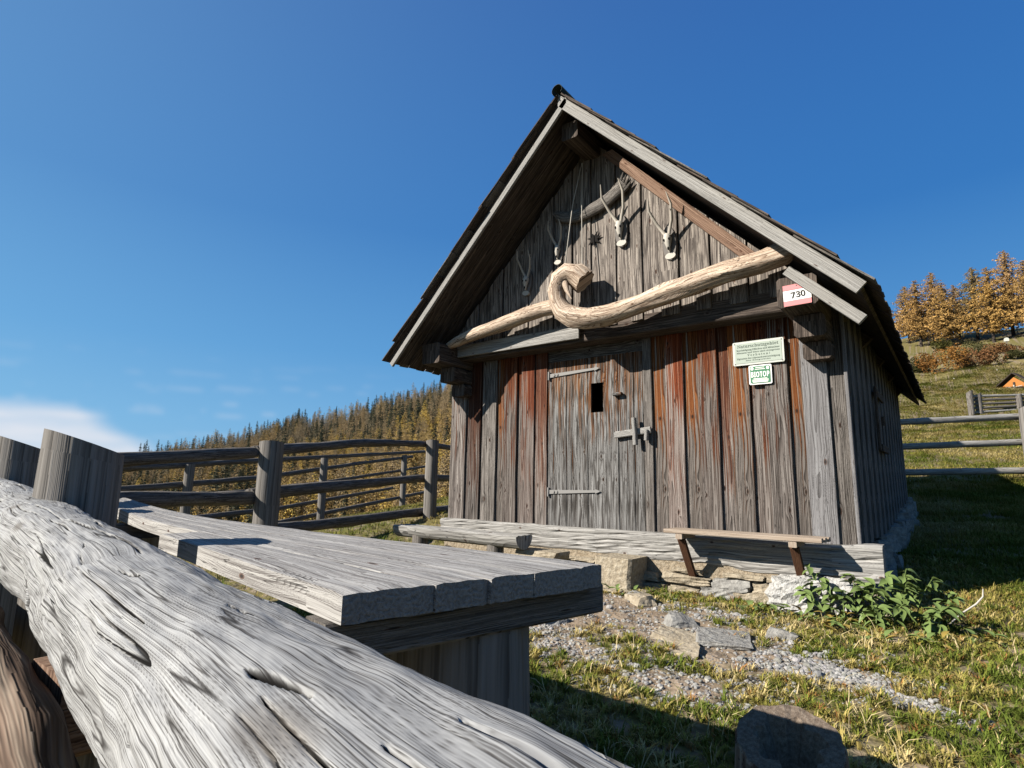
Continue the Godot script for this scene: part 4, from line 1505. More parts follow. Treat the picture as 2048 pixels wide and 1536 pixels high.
func build_table_corner() -> void:
	var table := thing("plank_table", "long weathered table of thick silver-grey planks on a stout log leg", "table")
	var cuts := [0.0, 0.28, 0.48, 0.66, 0.88, 1.0]
	for i in 5:
		var made := plank_mesh(2.15 if i == 0 else 0.10 - 0.06 * i, cuts[i], cuts[i + 1], 300 + i)
		var pl := part("plank", made[0], mats.table[i % 2], table)
		part("end_grain", made[1], mats.end_grain, pl)
	for b in [[Vector3(3.69, 0.080, 4.29), Vector3(3.862, 0.080, 3.43)], [Vector3(0.7, 0.09, 3.74), Vector3(0.8, 0.09, 3.42)]]:
		var tr := along(b[0], b[1], Vector3.UP)
		part("cross_bearer", board(b[0].distance_to(b[1]), 0.11, 0.084, {"bev": 0.006, "vs": 0.5, "seg": 3, "jit": 0.003}), mats.pole, table, tr.origin, tr.basis)
	part("leg", upright(3.635, 3.775, ground_y(3.63, 3.78) - 0.05, 0.036, 0.205, Vector3.ZERO, 5), mats.post, table)
	part("leg", upright(0.75, 3.58, ground_y(0.75, 3.58) - 0.05, 0.054, 0.15, Vector3.ZERO, 6), mats.post, table)

	# --- railing: posts with a great weathered log along them
	var rail := thing("log_railing", "great silver-grey cracked log lying along two slant-topped posts", "railing")
	part("rail_log", old_log_mesh(), mats.old_log, rail)
	var slope := Vector3(0.2765, 0, -0.961) * -0.348
	part("post", upright(2.376, 4.368, ground_y(2.4, 4.4) - 0.1, 0.532, 0.122, slope, 9), mats.post, rail)
	part("post", upright(0.40, 4.11, ground_y(0.4, 4.1) - 0.1, 0.60, 0.122, slope, 12), mats.post, rail)

	# --- log bench under the railing
	var seat := thing("log_bench", "rough brown split log seat on a squared bearer below the railing", "bench")
	var pts := []
	var rad := []
	for k in 25:
		var x := lerpf(1.6, 4.9, k / 24.0)
		pts.append(Vector3(x, -0.035, 4.685 + 0.128 * (x - 2.73)))
		rad.append(0.105 + 0.008 * sin(x * 6.0))
	part("seat_log", tube(pts, rad, 40, {"rough": 0.2, "freq": 5.0, "vs": 0.8, "splits": split_list(31, 9)}), mats.rotten, seat)
	part("bearer", board(0.38, 0.20, 0.15, {"bev": 0.012, "vs": 0.8, "seg": 4, "jit": 0.004}), mats.brown, seat, Vector3(3.35, -0.03, 4.28), rot(90, 0, 0))
	part("leg", upright(3.27, 4.50, ground_y(3.3, 4.5) - 0.05, -0.10, 0.11, Vector3.ZERO, 33, 32), mats.post, seat)

	# --- chopping stump with a rotten heart
	var st := thing("stump", "short tree stump with a dark hollow in its slanting top", "stump", Vector3(4.27, 0, 2.80))
	var gy := ground_y(4.27, 2.80)
	part("trunk", hollow_stump(gy - 0.05, -0.425, 0.172, Vector3(-0.23, 0, -0.97) * 0.36, 0, 2), mats.rotten, st)
	part("cut_face", hollow_stump(gy - 0.05, -0.425, 0.172, Vector3(-0.23, 0, -0.97) * 0.36, 2, 4), mats.old_end, st)


func hollow_stump(y0: float, y1: float, r: float, slope: Vector3, k0: int, k1: int) -> ArrayMesh:
	var s := start()
	var n := 40
	var noise := FastNoiseLite.new()
	noise.seed = 44
	noise.frequency = 1.0
	var rings := []
	for k in 5:
		var ring := []
		for i in n:
			var a := TAU * i / n
			var d := Vector3(cos(a), 0, -sin(a))
			var lump := 1.0 + 0.09 * noise.get_noise_2d(cos(a) * 1.5, sin(a) * 1.5) + 0.04 * noise.get_noise_2d(cos(a) * 4.0, sin(a) * 4.0)
			var rr: float = [r * 1.08, r, r * 0.97, r * 0.62 * (1.0 + 0.4 * noise.get_noise_2d(cos(a) * 1.3 + 9.0, sin(a) * 1.3)), r * 0.30][k] * lump
			var y: float = [y0, y1 - 0.01, y1, y1 - 0.004, y1 - 0.13][k]
			var p := d * rr
			if k > 0:
				y += p.dot(slope) + 0.006 * noise.get_noise_2d(a * 6.0, k)
			ring.append(Vector3(p.x, y, p.z))
		rings.append(ring)
	for k in range(k0, k1):
		s.set_smooth_group(0 if k == 0 else -1)
		for i in n:
			var j := (i + 1) % n
			var ua := float(i) / n
			quad(s, rings[k][i], rings[k][j], rings[k + 1][j], rings[k + 1][i], Vector2(ua, k * 0.2), Vector2(ua + 1.0 / n, k * 0.2), Vector2(ua + 1.0 / n, k * 0.2 + 0.2), Vector2(ua, k * 0.2 + 0.2))
	for i in (n if k1 == 4 else 0):
		var c := Vector3(0, y1 - 0.14, 0)
		for p in [c, rings[4][(i + 1) % n], rings[4][i]]:
			vert(s, p, Vector2(0.5 + p.x, 0.5 + p.z))
	return finish(s)


func log_crack(u: float, v: float) -> float:
	var sum := 0.0
	var iu := int(u)
	var iv := int(v)
	for k in 3:
		var row := ((iv + k - 1 + LOG_H) % LOG_H) * LOG_W
		sum += log_split[row + mini(iu, LOG_W - 1)] * 2.0 + log_split[row + mini(iu + 1, LOG_W - 1)] + log_split[row + clampi(iu - 1, 0, LOG_W - 1)]
	return sum / (12.0 * 255.0)


# where the log runs: x, z of its heart, height of its heart, half width, half height
const LOG_PATH := [[5.5, 4.935, 0.148, 0.115, 0.085], [4.8, 4.825, 0.163, 0.115, 0.086], [4.2, 4.730, 0.176, 0.112, 0.09], [3.4, 4.618, 0.210, 0.108, 0.097], [2.6, 4.525, 0.238, 0.106, 0.10], [1.5, 4.375, 0.256, 0.108, 0.12], [0.4, 4.23, 0.27, 0.11, 0.135], [-1.0, 4.05, 0.28, 0.11, 0.135]]


func log_at(x: float) -> Array:
	var k := 0
	while k < LOG_PATH.size() - 2 and x < LOG_PATH[k + 1][0]:
		k += 1
	var a: Array = LOG_PATH[k]
	var b: Array = LOG_PATH[k + 1]
	var f := clampf((a[0] - x) / (a[0] - b[0]), 0.0, 1.0)
	return [lerpf(a[1], b[1], f), lerpf(a[2], b[2], f), lerpf(a[3], b[3], f), lerpf(a[4], b[4], f)]


func old_log_mesh() -> ArrayMesh:
	var angles := []
	for i in 201:
		angles.append(deg_to_rad(-30.0 + 240.0 * i / 200.0))
	for i in 24:
		angles.append(deg_to_rad(210.0 + 120.0 * (i + 1) / 24.0))
	var xs := []
	var x := 5.45
	while x > -0.9:
		xs.append(x)
		var d := maxf(absf(x - 4.75), 0.25)
		x -= clampf(0.0065 * d / 0.6, 0.0045, 0.035)
	var lump := FastNoiseLite.new()
	lump.seed = 6
	lump.frequency = 1.0
	lump.fractal_octaves = 3
	var dir := Vector3(-0.9824, 0, -0.1867)
	var side := Vector3(0.1867, 0, -0.9824)
	var s := start()
	s.set_smooth_group(0)
	var n := angles.size()
	for xv in xs:
		var run: float = (5.45 - xv) / 0.9824
		var at := log_at(xv)
		var hw: float = at[2] + 0.010 * sin(xv * 3.1 + 0.6) + 0.006 * sin(xv * 7.3)
		var hh: float = at[3] + 0.004 * sin(xv * 4.1 + 2.0)
		var c := Vector3(xv, at[1], at[0] + 0.006 * sin(xv * 2.6))
		for a in angles:
			var ca := cos(a)
			var sa := sin(a)
			var q: Vector3 = side * signf(ca) * pow(absf(ca), 0.80) * hw + Vector3.UP * signf(sa) * pow(absf(sa), 0.72) * hh
			var u: float = (rad_to_deg(a) + 30.0) / 240.0
			if u > 1.0:
				u = 1.0 - (u - 1.0) * 2.0
			var v := fposmod(run / 1.8, 1.0)
			var out := q.normalized()
			var bulge := 0.008 * lump.get_noise_2d(run * 2.6, u * 4.0) + 0.002 * lump.get_noise_2d(run * 9.0, u * 14.0)
			s.set_uv(Vector2(clampf(u, 0.001, 0.999), run / 1.8))
			s.add_vertex(c + q + out * (bulge - 0.012 * log_crack(u * (LOG_W - 1), v * LOG_H)))
	for k in xs.size() - 1:
		for i in n - 1:
			var a := k * n + i
			for w in [a + 1, a + n, a, a + 1, a + n + 1, a + n]:
				s.add_index(w)
	return finish(s)


# ---------------------------------------------------------------- fences
func pole(parent: Node3D, called: String, pts: Array, r0: float, r1: float, seed_: int, mat: Material = null, n := 12) -> void:
	var fine := []
	var rad := []
	for k in pts.size() - 1:
		for j in 6:
			fine.append(pts[k].lerp(pts[k + 1], j / 6.0))
	fine.append(pts[pts.size() - 1])
	for k in fine.size():
		rad.append(lerpf(r0, r1, float(k) / fine.size()))
	part(called, tube(fine, rad, n, {"rough": 0.30, "freq": 3.0, "vs": 0.5, "seed": seed_}), mats.pole if mat == null else mat, parent)


func build_fences() -> void:
	var f := thing("pole_fence", "grey pole fence with thick round posts left of the hut", "fence")
	for q in [[-1.03, 1.71, 0.80, 0.125], [-2.76, -2.40, 1.15, 0.115], [-4.30, -6.0, 1.25, 0.11]]:
		part("post", upright(q[0], q[1], ground_y(q[0], q[1]) - 0.5, q[2], q[3], Vector3(0.12, 0, 0.1), 60 + int(q[1] * 3.0), 36), mats.post, f)
	var o := Vector3(-0.13, 0, 0.06)
	pole(f, "rail", [Vector3(0.36, 0.50, 3.98) + o, Vector3(-0.32, 0.54, 3.287) + o, Vector3(-0.98, 0.69, 1.80) + o], 0.062, 0.056, 71)
	pole(f, "rail", [Vector3(-0.98, 0.70, 1.80) + o, Vector3(-2.165, 0.985, -0.58) + o, Vector3(-2.72, 1.09, -2.25) + o, Vector3(-4.25, 1.15, -5.9) + o], 0.062, 0.05, 72)
	pole(f, "rail", [Vector3(0.3, 0.22, 3.95) + o, Vector3(-0.452, 0.225, 3.06) + o, Vector3(-1.02, 0.22, 1.75) + o], 0.075, 0.07, 73)
	pole(f, "rail", [Vector3(-1.00, 0.25, 1.80) + o, Vector3(-2.77, 0.472, -2.27) + o, Vector3(-4.25, 0.55, -5.9) + o], 0.07, 0.06, 74)
	pole(f, "rail", [Vector3(-0.9, -0.13, 1.9) + o, Vector3(-1.63, -0.166, 0.68) + o, Vector3(-2.83, -0.127, -2.36) + o, Vector3(-4.25, -0.1, -5.9) + o], 0.075, 0.07, 75)
	var b := thing("pole_fence", "second pole fence of thinner rails farther down the meadow slope", "fence")
	for q in [[-5.80, 0.45, 0.64, 0.08], [-6.75, -2.90, 0.91, 0.085], [-8.55, -6.95, 1.20, 0.085], [-10.2, -11.0, 1.5, 0.085]]:
		part("post", upright(q[0], q[1], ground_y(q[0], q[1]) - 0.6, q[2], q[3], Vector3(0.1, 0, 0), 80 + int(q[1] * 3.0), 24), mats.post, b)
	var k := Vector3(-0.09, 0, 0.0)
	pole(b, "rail", [Vector3(-5.2, 0.50, 2.6) + k, Vector3(-5.49, 0.547, 1.479) + k, Vector3(-6.21, 0.775, -1.07) + k, Vector3(-9.25, 1.41, -8.54) + k], 0.06, 0.045, 81)
	pole(b, "rail", [Vector3(-5.3, 0.17, 2.5) + k, Vector3(-5.515, 0.215, 1.454) + k, Vector3(-6.235, 0.431, -1.09) + k, Vector3(-7.366, 0.831, -4.307) + k, Vector3(-8.84, 1.195, -7.6) + k], 0.06, 0.04, 82)
	pole(b, "rail", [Vector3(-6.0, 0.10, 0.0) + k, Vector3(-6.486, 0.234, -1.944) + k, Vector3(-9.33, 0.918, -8.69) + k], 0.05, 0.035, 83)
	pole(b, "rail", [Vector3(-5.8, -0.32, 0.6) + k, Vector3(-6.095, -0.253, -0.478) + k, Vector3(-6.47, -0.179, -1.82) + k, Vector3(-8.32, 0.217, -6.4) + k], 0.055, 0.04, 84)
	pole(b, "rail", [Vector3(-6.0, -0.56, -0.3) + k, Vector3(-6.484, -0.475, -1.81) + k, Vector3(-8.12, -0.142, -5.93) + k, Vector3(-9.39, 0.075, -8.78) + k], 0.055, 0.045, 85)
	# behind the hut on the right
	var r := thing("rail_fence", "three-rail fence of split grey poles behind the right corner of the hut", "fence")
	part("post", upright(5.93, -8.80, ground_y(5.93, -8.8) - 0.3, 1.95, 0.17, Vector3(0.35, 0, 0.15), 91, 36), mats.post, r)
	part("post", upright(2.6, -6.75, ground_y(2.6, -6.75) - 0.3, 1.80, 0.14, Vector3(0.2, 0, 0.1), 92, 24), mats.post, r)
	var y := [[1.60, 1.662, 1.788, 1.96], [1.15, 1.209, 1.317, 1.46], [0.70, 0.739, 0.802, 0.92]]
	for i in 3:
		pole(r, "rail", [Vector3(2.5, y[i][0], -6.65), Vector3(4.12, y[i][1], -7.78), Vector3(5.72, y[i][2], -8.98), Vector3(8.2, y[i][3], -10.9)], 0.058, 0.062, 95 + i, mats.silver)
	# the small paddock farther up
	var p := thing("paddock_fence", "low log fence with twin posts in front of the wayside shrine", "fence")
	for q in [[5.45, -25.25, 4.50], [5.72, -25.55, 4.40], [7.05, -26.45, 4.38], [8.6, -27.7, 4.6]]:
		part("post", upright(q[0], q[1], ground_y(q[0], q[1]) - 0.3, q[2], 0.12, Vector3(0.5, 0, 0), 110 + int(q[0] * 7.0), 18), mats.pole, p)
	for h in [0.0, 0.14, 0.29, 0.44, 0.60]:
		pole(p, "rail", [Vector3(5.40, 4.30 - h * 1.15, -25.25), Vector3(7.22, 4.40 - h, -26.62), Vector3(8.8, 4.5 - h, -27.8)], 0.055, 0.05, 120 + int(h * 10.0), mats.silver if h < 0.1 or h > 0.5 else mats.pole, 8)


# ---------------------------------------------------------------- far things on the right-hand slope
func build_background_things() -> void:
	var orange := plain(Color(0.55, 0.21, 0.045), 0.7)
	var dark := plain(Color(0.06, 0.045, 0.035), 0.8)
	var sh := thing("wayside_shrine", "small roofed wayside shrine with orange back panel and crucifix", "shrine", Vector3(7.35, ground_y(7.35, -31.6), -31.6))
	sh.rotation.y = deg_to_rad(-28.0)
	var top := 6.12 - ground_y(7.35, -31.6)
	var out := [Vector2(-0.42, top - 0.95), Vector2(-0.24, top - 1.5), Vector2(0.24, top - 1.5), Vector2(0.42, top - 0.95), Vector2(0.50, top - 0.62), Vector2(0.0, top - 0.20), Vector2(-0.50, top - 0.62)]
	part("back_panel", flat_shape(out, 0.04), orange, sh)
	for sgn in [-1.0, 1.0]:
		part("roof_panel", board(1.05, 0.5, 0.04, {}), dark, sh, Vector3(0, top, -0.08), rot(0, 0, sgn * 129.0) * rot(0, 90, 0))
	part("post", board(top - 0.5, 0.14, 0.12, {}), mats.brown, sh, Vector3(0, 0, -0.07))
	var c := holder("crucifix", sh, Vector3(0, top - 0.85, 0.05))
	part("cross_bar", board(0.72, 0.07, 0.04, {}), dark, c, Vector3(-0.36, 0.12, 0.02), rot(0, 0, -90))
	part("cross_post", board(1.05, 0.08, 0.04, {}), dark, c, Vector3(0, -0.65, 0.02))
	part("figure", crucified_figure(), mats.bone, c, Vector3(0, 0.0, 0.06))
	# wire-fence pegs
	var pegs := [[5.07, 6.77, -36.05, 0.45], [5.25, 6.74, -36.19, 0.4], [5.37, 6.80, -36.27, 0.5], [5.43, 6.75, -36.33, 0.42], [5.77, 6.76, -36.59, 0.5], [6.08, 6.82, -36.81, 0.4], [6.16, 6.57, -36.94, 0.45], [6.45, 6.97, -37.07, 0.4], [6.69, 6.63, -37.33, 0.45], [7.07, 7.29, -37.48, 0.4]]
	var peg_mesh := tube([Vector3(0, -1.2, 0), Vector3(0, 0, 0)], [0.045, 0.04], 8)
	var pale := plain(Color(0.70, 0.68, 0.60), 0.8)
	for q in pegs:
		single("fence_peg", peg_mesh, pale, "short pale fence peg in the meadow below the brown shrubs", "peg", Vector3(q[0], q[1] + 0.02, q[2]), rot(0, 0, rng.randf_range(-10, 10)), "pale pegs of the wire fence")
	var w := thing("wire_strands", "two thin wires strung between the pale meadow pegs", "wire")
	for h in [0.1, 0.25]:
		for i in pegs.size() - 1:
			if absf(pegs[i][0] - pegs[i + 1][0]) < 0.7:
				part("strand", tube([Vector3(pegs[i][0], pegs[i][1] - h, pegs[i][2]), Vector3(pegs[i + 1][0], pegs[i + 1][1] - h, pegs[i + 1][2])], [0.008, 0.008], 4), pale, w)
	var a := thing("meadow_marker", "white arched box on a short post up the slope behind the shrine", "marker", Vector3(8.45, ground_y(8.45, -49.6), -49.6))
	var arch := []
	for i in 13:
		arch.append(Vector2(cos(PI * i / 12.0) * 0.27, 0.25 + sin(PI * i / 12.0) * 0.25))
	arch.append(Vector2(-0.27, 0.0))
	arch.append(Vector2(0.27, 0.0))
	part("box", flat_shape(arch, 0.3), pale, a, Vector3(0, 0.6, 0))
	a.scale = Vector3.ONE * 0.55
	part("post", board(0.65, 0.12, 0.12, {}), mats.pole, a, Vector3(0, 0.0, 0.1))


func crucified_figure() -> ArrayMesh:
	var s := start()
	add_tube(s, [Vector3(0, 0.17, 0), Vector3(0.01, 0.21, 0.02), Vector3(0.015, 0.255, 0.025)], [0.025, 0.04, 0.02], 8)
	add_tube(s, [Vector3(0, 0.16, 0), Vector3(0, 0.06, 0.0), Vector3(0.015, -0.06, 0.0), Vector3(0.0, -0.14, 0.0)], [0.045, 0.06, 0.042, 0.05], 8, {"flat": 0.8})
	for sg in [-1.0, 1.0]:
		add_tube(s, [Vector3(0.04 * sg, 0.14, 0), Vector3(0.19 * sg, 0.17, 0.0), Vector3(0.34 * sg, 0.20, 0)], [0.024, 0.019, 0.012], 6)
		add_tube(s, [Vector3(0.025 * sg, -0.13, 0), Vector3(0.03 * sg + 0.02, -0.32, 0.03), Vector3(0.012 * sg, -0.52, 0.0)], [0.034, 0.025, 0.014], 6)
	return finish(s)


# ---------------------------------------------------------------- leafy plant at the hut corner, twig
func leaf_mesh(length: float, width: float, fold: float) -> ArrayMesh:
	# base at the origin, runs along +Y, upper side +Z, arched and folded along the midrib
	var s := start()
	s.set_smooth_group(0)
	var prof := [0.12, 0.72, 1.0, 0.85, 0.5, 0.02]
	var rows := []
	for i in 6:
		var f := i / 5.0
		var w: float = width * 0.5 * prof[i]
		var z := -0.35 * length * f * f
		rows.append([Vector3(-w, f * length, z + w * fold), Vector3(0, f * length, z), Vector3(w, f * length, z + w * fold)])
	for i in 5:
		for j in 2:
			quad(s, rows[i][j], rows[i][j + 1], rows[i + 1][j + 1], rows[i + 1][j])
	return finish(s)


func build_plants() -> void:
	var r := RandomNumberGenerator.new()
	r.seed = 77
	var kinds := [leaf_mesh(0.105, 0.056, 0.5), leaf_mesh(0.085, 0.05, 0.3), leaf_mesh(0.12, 0.05, 0.6)]
	var p := thing("leafy_plant", "bushy plant with broad green leaves at the foot of the hut corner", "plant", Vector3(4.27, ground_y(4.27, 0.3), 0.30))
	var stems := [[-0.30, -0.02, 0.36, -0.10], [-0.22, 0.06, 0.30, -0.08], [-0.12, -0.02, 0.34, 0.02], [-0.05, 0.08, 0.26, 0.0], [0.04, 0.0, 0.36, 0.06], [0.12, -0.05, 0.40, 0.08], [0.20, 0.02, 0.36, 0.14], [0.28, 0.06, 0.28, 0.18], [0.10, 0.14, 0.20, 0.08], [0.26, 0.16, 0.20, 0.12], [0.32, 0.12, 0.22, 0.10], [-0.16, 0.12, 0.24, -0.02], [-0.02, 0.10, 0.30, 0.05], [0.16, 0.08, 0.32, 0.04], [-0.34, 0.06, 0.22, -0.08], [0.02, 0.20, 0.16, 0.02]]
	for q in stems:
		var a := Vector3(q[0], -0.03, q[1])
		var b := a + Vector3(q[3], q[2], r.randf_range(-0.03, 0.08))
		var m := a.lerp(b, 0.55) + Vector3(0, 0.05, 0)
		part("stem", tube([a, m, b], [0.005, 0.004, 0.002], 6), mats.leaf, p)
		var n := 18
		for i in n:
			var f := 0.2 + 0.8 * (i + 0.5) / n
			var at := a.lerp(m, f / 0.55) if f < 0.55 else m.lerp(b, (f - 0.55) / 0.45)
			var ang := r.randf_range(0, TAU)
			var up := r.randf_range(-0.55, 0.7)
			var y := Vector3(cos(ang) + 0.1, up, sin(ang) + 0.35).normalized()
			var x := y.cross(Vector3.UP).normalized()
			var bas := Basis(x, y, x.cross(y)).rotated(y, r.randf_range(-0.6, 0.6))
			part("leaf", kinds[r.randi() % 3], mats.leaf_yellow if r.randf() < 0.02 else mats.leaf, p, at, bas.scaled(Vector3.ONE * r.randf_range(0.6, 1.0)))
	var t := thing("fallen_twig", "bare curved twig with a few dry leaves in the hut shadow", "twig", Vector3(4.72, -0.40, 0.05))
	part("stalk", tube([Vector3(-0.05, -0.05, 0.05), Vector3(0.02, 0.02, 0.0), Vector3(0.10, 0.08, -0.05), Vector3(0.14, 0.13, -0.07), Vector3(0.145, 0.18, -0.07)], [0.004, 0.005, 0.006, 0.005, 0.003], 6), mats.bone, t)
	for i in 7:
		var y := Vector3(r.randf_range(-1, 1), r.randf_range(-0.6, 0.6), r.randf_range(-1, 1)).normalized()
		var x := y.cross(Vector3(0.2, 1, 0.1)).normalized()
		part("leaf", kinds[1], mats.leaf_yellow, t, Vector3(r.randf_range(-0.04, 0.09), r.randf_range(-0.03, 0.05), 0.0), Basis(x, y, x.cross(y)).scaled(Vector3.ONE * 0.4))
	# low weeds with small round leaves beside the stones
	for i in 9:
		var wx: float = [3.72, 3.95, 4.12, 4.55, 2.55, 4.85, 3.55, 4.3, 4.05][i]
		var wz: float = [0.50, 0.62, 0.72, 0.75, 0.62, 0.55, 0.55, 0.85, 0.42][i]
		var wd := thing("meadow_weed", "low tangled weed with small leaves growing before the wall foot", "weed", Vector3(wx, ground_y(wx, wz), wz), "weeds along the hut foot")
		for k in 16:
			var ang := r.randf_range(0, TAU)
			var y := Vector3(cos(ang), r.randf_range(0.1, 1.1), sin(ang)).normalized()
			var x := y.cross(Vector3.UP).normalized()
			part("leaf", kinds[r.randi() % 3], mats.leaf_yellow if r.randf() < 0.35 else mats.leaf, wd, Vector3(r.randf_range(-0.10, 0.10), r.randf_range(0.0, 0.06), r.randf_range(-0.07, 0.07)), Basis(x, y, x.cross(y)).scaled(Vector3.ONE * r.randf_range(0.45, 0.8)))


# ---------------------------------------------------------------- turf and gravel
func tuft_mesh(seed_: int, blades: int, height: float, spread: float) -> ArrayMesh:
	var r := RandomNumberGenerator.new()
	r.seed = seed_
	var s := start()
	s.set_smooth_group(-1)
	for i in blades:
		var a := r.randf_range(0, TAU)
		var d := Vector3(cos(a), 0, sin(a))
		var base := d * r.randf_range(0.0, spread * 0.5)
		var h := height * r.randf_range(0.45, 1.1)
		var lean := r.randf_range(0.25, 1.2) * h
		var w := r.randf_range(0.0016, 0.0030)
		var side := Vector3(-d.z, 0, d.x) * w
		var m := base + Vector3(0, h * 0.62, 0) + d * lean * 0.35
		var t := base + Vector3(0, h * 0.85, 0) + d * lean
		quad(s, base - side, base + side, m + side * 0.8, m - side * 0.8)
		vert(s, m - side * 0.8, Vector2.ZERO)
		vert(s, t, Vector2.ZERO)
		vert(s, m + side * 0.8, Vector2.ZERO)
	return finish(s)


func under_hut(x: float, z: float) -> bool:
	return x > -0.1 and x < 4.2 and z < 0.12 and z > -DEPTH


func build_grass_and_gravel() -> void:
	var r := RandomNumberGenerator.new()
	r.seed = 99
	var greens := [Color(0.10, 0.135, 0.022), Color(0.155, 0.175, 0.03), Color(0.23, 0.215, 0.05), Color(0.34, 0.28, 0.09), Color(0.46, 0.38, 0.17), Color(0.27, 0.14, 0.045)]
	var near := [[], [], []]
	var tint := [[], [], []]
	for i in 60000:
		var x := r.randf_range(0.6, 6.4)
		var z := r.randf_range(-2.5, 3.9)
		if under_hut(x, z) or worn(x, z) > r.randf_range(-0.02, 0.22):
			continue
		var d := Vector2(x - 4.807, z - 5.068).length()
		if d > 4.5 and r.randf() < 0.35:
			continue
		var k := r.randi() % 3
		var patch := lumps.get_noise_2d(x * 1.7 + 3.0, z * 1.7) + lumps.get_noise_2d(x * 6.0, z * 6.0) * 0.5
		var pick := clampf(0.40 + patch * 0.75 + r.randf_range(-0.28, 0.28) - smooth01(4.4, 5.4, x) * 0.25, 0.0, 0.999)
		var c: Color = greens[int(pick * 5.0)]
		if r.randf() < 0.035 + 0.1 * maxf(0.0, lumps.get_noise_2d(x * 3.0 + 40.0, z * 3.0)):
			c = greens[5]
		if r.randf() < 0.05:
			c = greens[4]
		c = c * r.randf_range(0.8, 1.2)
		var sc := r.randf_range(0.6, 1.25) * (1.0 if x < 4.4 else 1.15)
		near[k].append(Transform3D(Basis(Vector3.UP, r.randf_range(0, TAU)).scaled(Vector3(sc, sc * r.randf_range(0.6, 1.1), sc)), Vector3(x, ground_y(x, z) - 0.005, z)))
		tint[k].append(c)
	var kinds := [tuft_mesh(1, 14, 0.046, 0.05), tuft_mesh(2, 12, 0.060, 0.06), tuft_mesh(3, 16, 0.038, 0.06)]
	for k in 3:
		stuff("grass", kinds[k], mats.turf, near[k], tint[k], ["short autumn turf of green and straw blades before the hut", "longer bent grass blades mixed through the turf", "fine low grass filling the turf between gravel patches"][k], "grass")
	# long straw stems lying about
	var straws := []
	var stint := []
	for i in 1100:
		var x := r.randf_range(2.6, 5.6)
		var z := r.randf_range(0.4, 3.2)
		if worn(x, z) > 0.1:
			continue
		var sc := r.randf_range(0.5, 1.2)
		straws.append(Transform3D(Basis.from_euler(Vector3(r.randf_range(-0.5, 0.5), r.randf_range(0, TAU), r.randf_range(-0.5, 0.5))).scaled(Vector3.ONE * sc), Vector3(x, ground_y(x, z), z)))
		stint.append(Color(0.52, 0.44, 0.24) * r.randf_range(0.7, 1.1))
	stuff("straw", tuft_mesh(8, 2, 0.10, 0.03), mats.turf, straws, stint, "scattered dry straw stems lying over the turf", "straw")
	# meadow farther off
	var far := []
	var ft := []
	for i in 42000:
		var x := 0.0
		var z := 0.0
		if i % 5 < 3:
			x = r.randf_range(2.5, 13.0)
			z = -r.randf_range(2.5, 7.0) - pow(r.randf(), 1.6) * 34.0
		elif i % 5 == 3:
			x = r.randf_range(-12.0, 0.0)
			z = r.randf_range(-14.0, 3.0)
		else:
			x = r.randf_range(4.2, 9.0)
			z = r.randf_range(-9.0, 0.0)
		if under_hut(x, z):
			continue
		var d := Vector2(x - 4.807, z - 5.068).length()
		var sc := 1.0 + d * 0.06
		var c: Color = greens[clampi(int((0.45 + lumps.get_noise_2d(x * 0.4, z * 0.4) * 0.7 + r.randf_range(-0.25, 0.25)) * 5.0), 0, 4)]
		far.append(Transform3D(Basis(Vector3.UP, r.randf_range(0, TAU)).scaled(Vector3(sc, minf(sc, 1.6) * 0.85, sc)), Vector3(x, ground_y(x, z) - 0.01, z)))
		ft.append(c * r.randf_range(0.85, 1.15))
	stuff("meadow_grass", tuft_mesh(4, 12, 0.07, 0.10), mats.turf, far, ft, "rough pasture grass on the slopes around the hut", "grass")
	# gravel
	var peb := [[], [], []]
	var pt := [[], [], []]
	var count := 0
	while count < 14000:
		var w: Array = WORN[r.randi() % WORN.size()]
		var q := Vector2(r.randf_range(-1.6, 1.6) * w[2], r.randf_range(-1.6, 1.6) * w[3]).rotated(w[4])
		var x: float = w[0] + q.x
		var z: float = w[1] + q.y
		count += 1
		if worn(x, z) < (0.02 if r.randf() < 0.93 else -0.8) or under_hut(x, z):
			continue
		if w[1] < 1.3 and r.randf() < 0.5:
			continue
		var k := r.randi() % 3
		var sc := 0.004 + 0.014 * pow(r.randf(), 3.0)
		if r.randf() < 0.02:
			sc *= 2.0
		peb[k].append(Transform3D(Basis.from_euler(Vector3(r.randf() * 6.0, r.randf() * 6.0, r.randf() * 6.0)).scaled(Vector3(1.0, 0.75, 1.0) * sc), Vector3(x, ground_y(x, z) + sc * 0.05, z)))
		var g := r.randf_range(0.20, 0.50)
		pt[k].append(Color(g, g * r.randf_range(0.94, 1.0), g * r.randf_range(0.86, 0.98)))
	for k in 3:
		stuff("gravel", stone(400 + k, Vector3(1.0, 0.7, 0.85), 5, 7, 9, 0.05, false), mats.pebble, peb[k], pt[k], ["pale grey crushed gravel in the worn patches", "angular light gravel scattered between the turf", "small bright pebbles in the worn path"][k], "gravel")


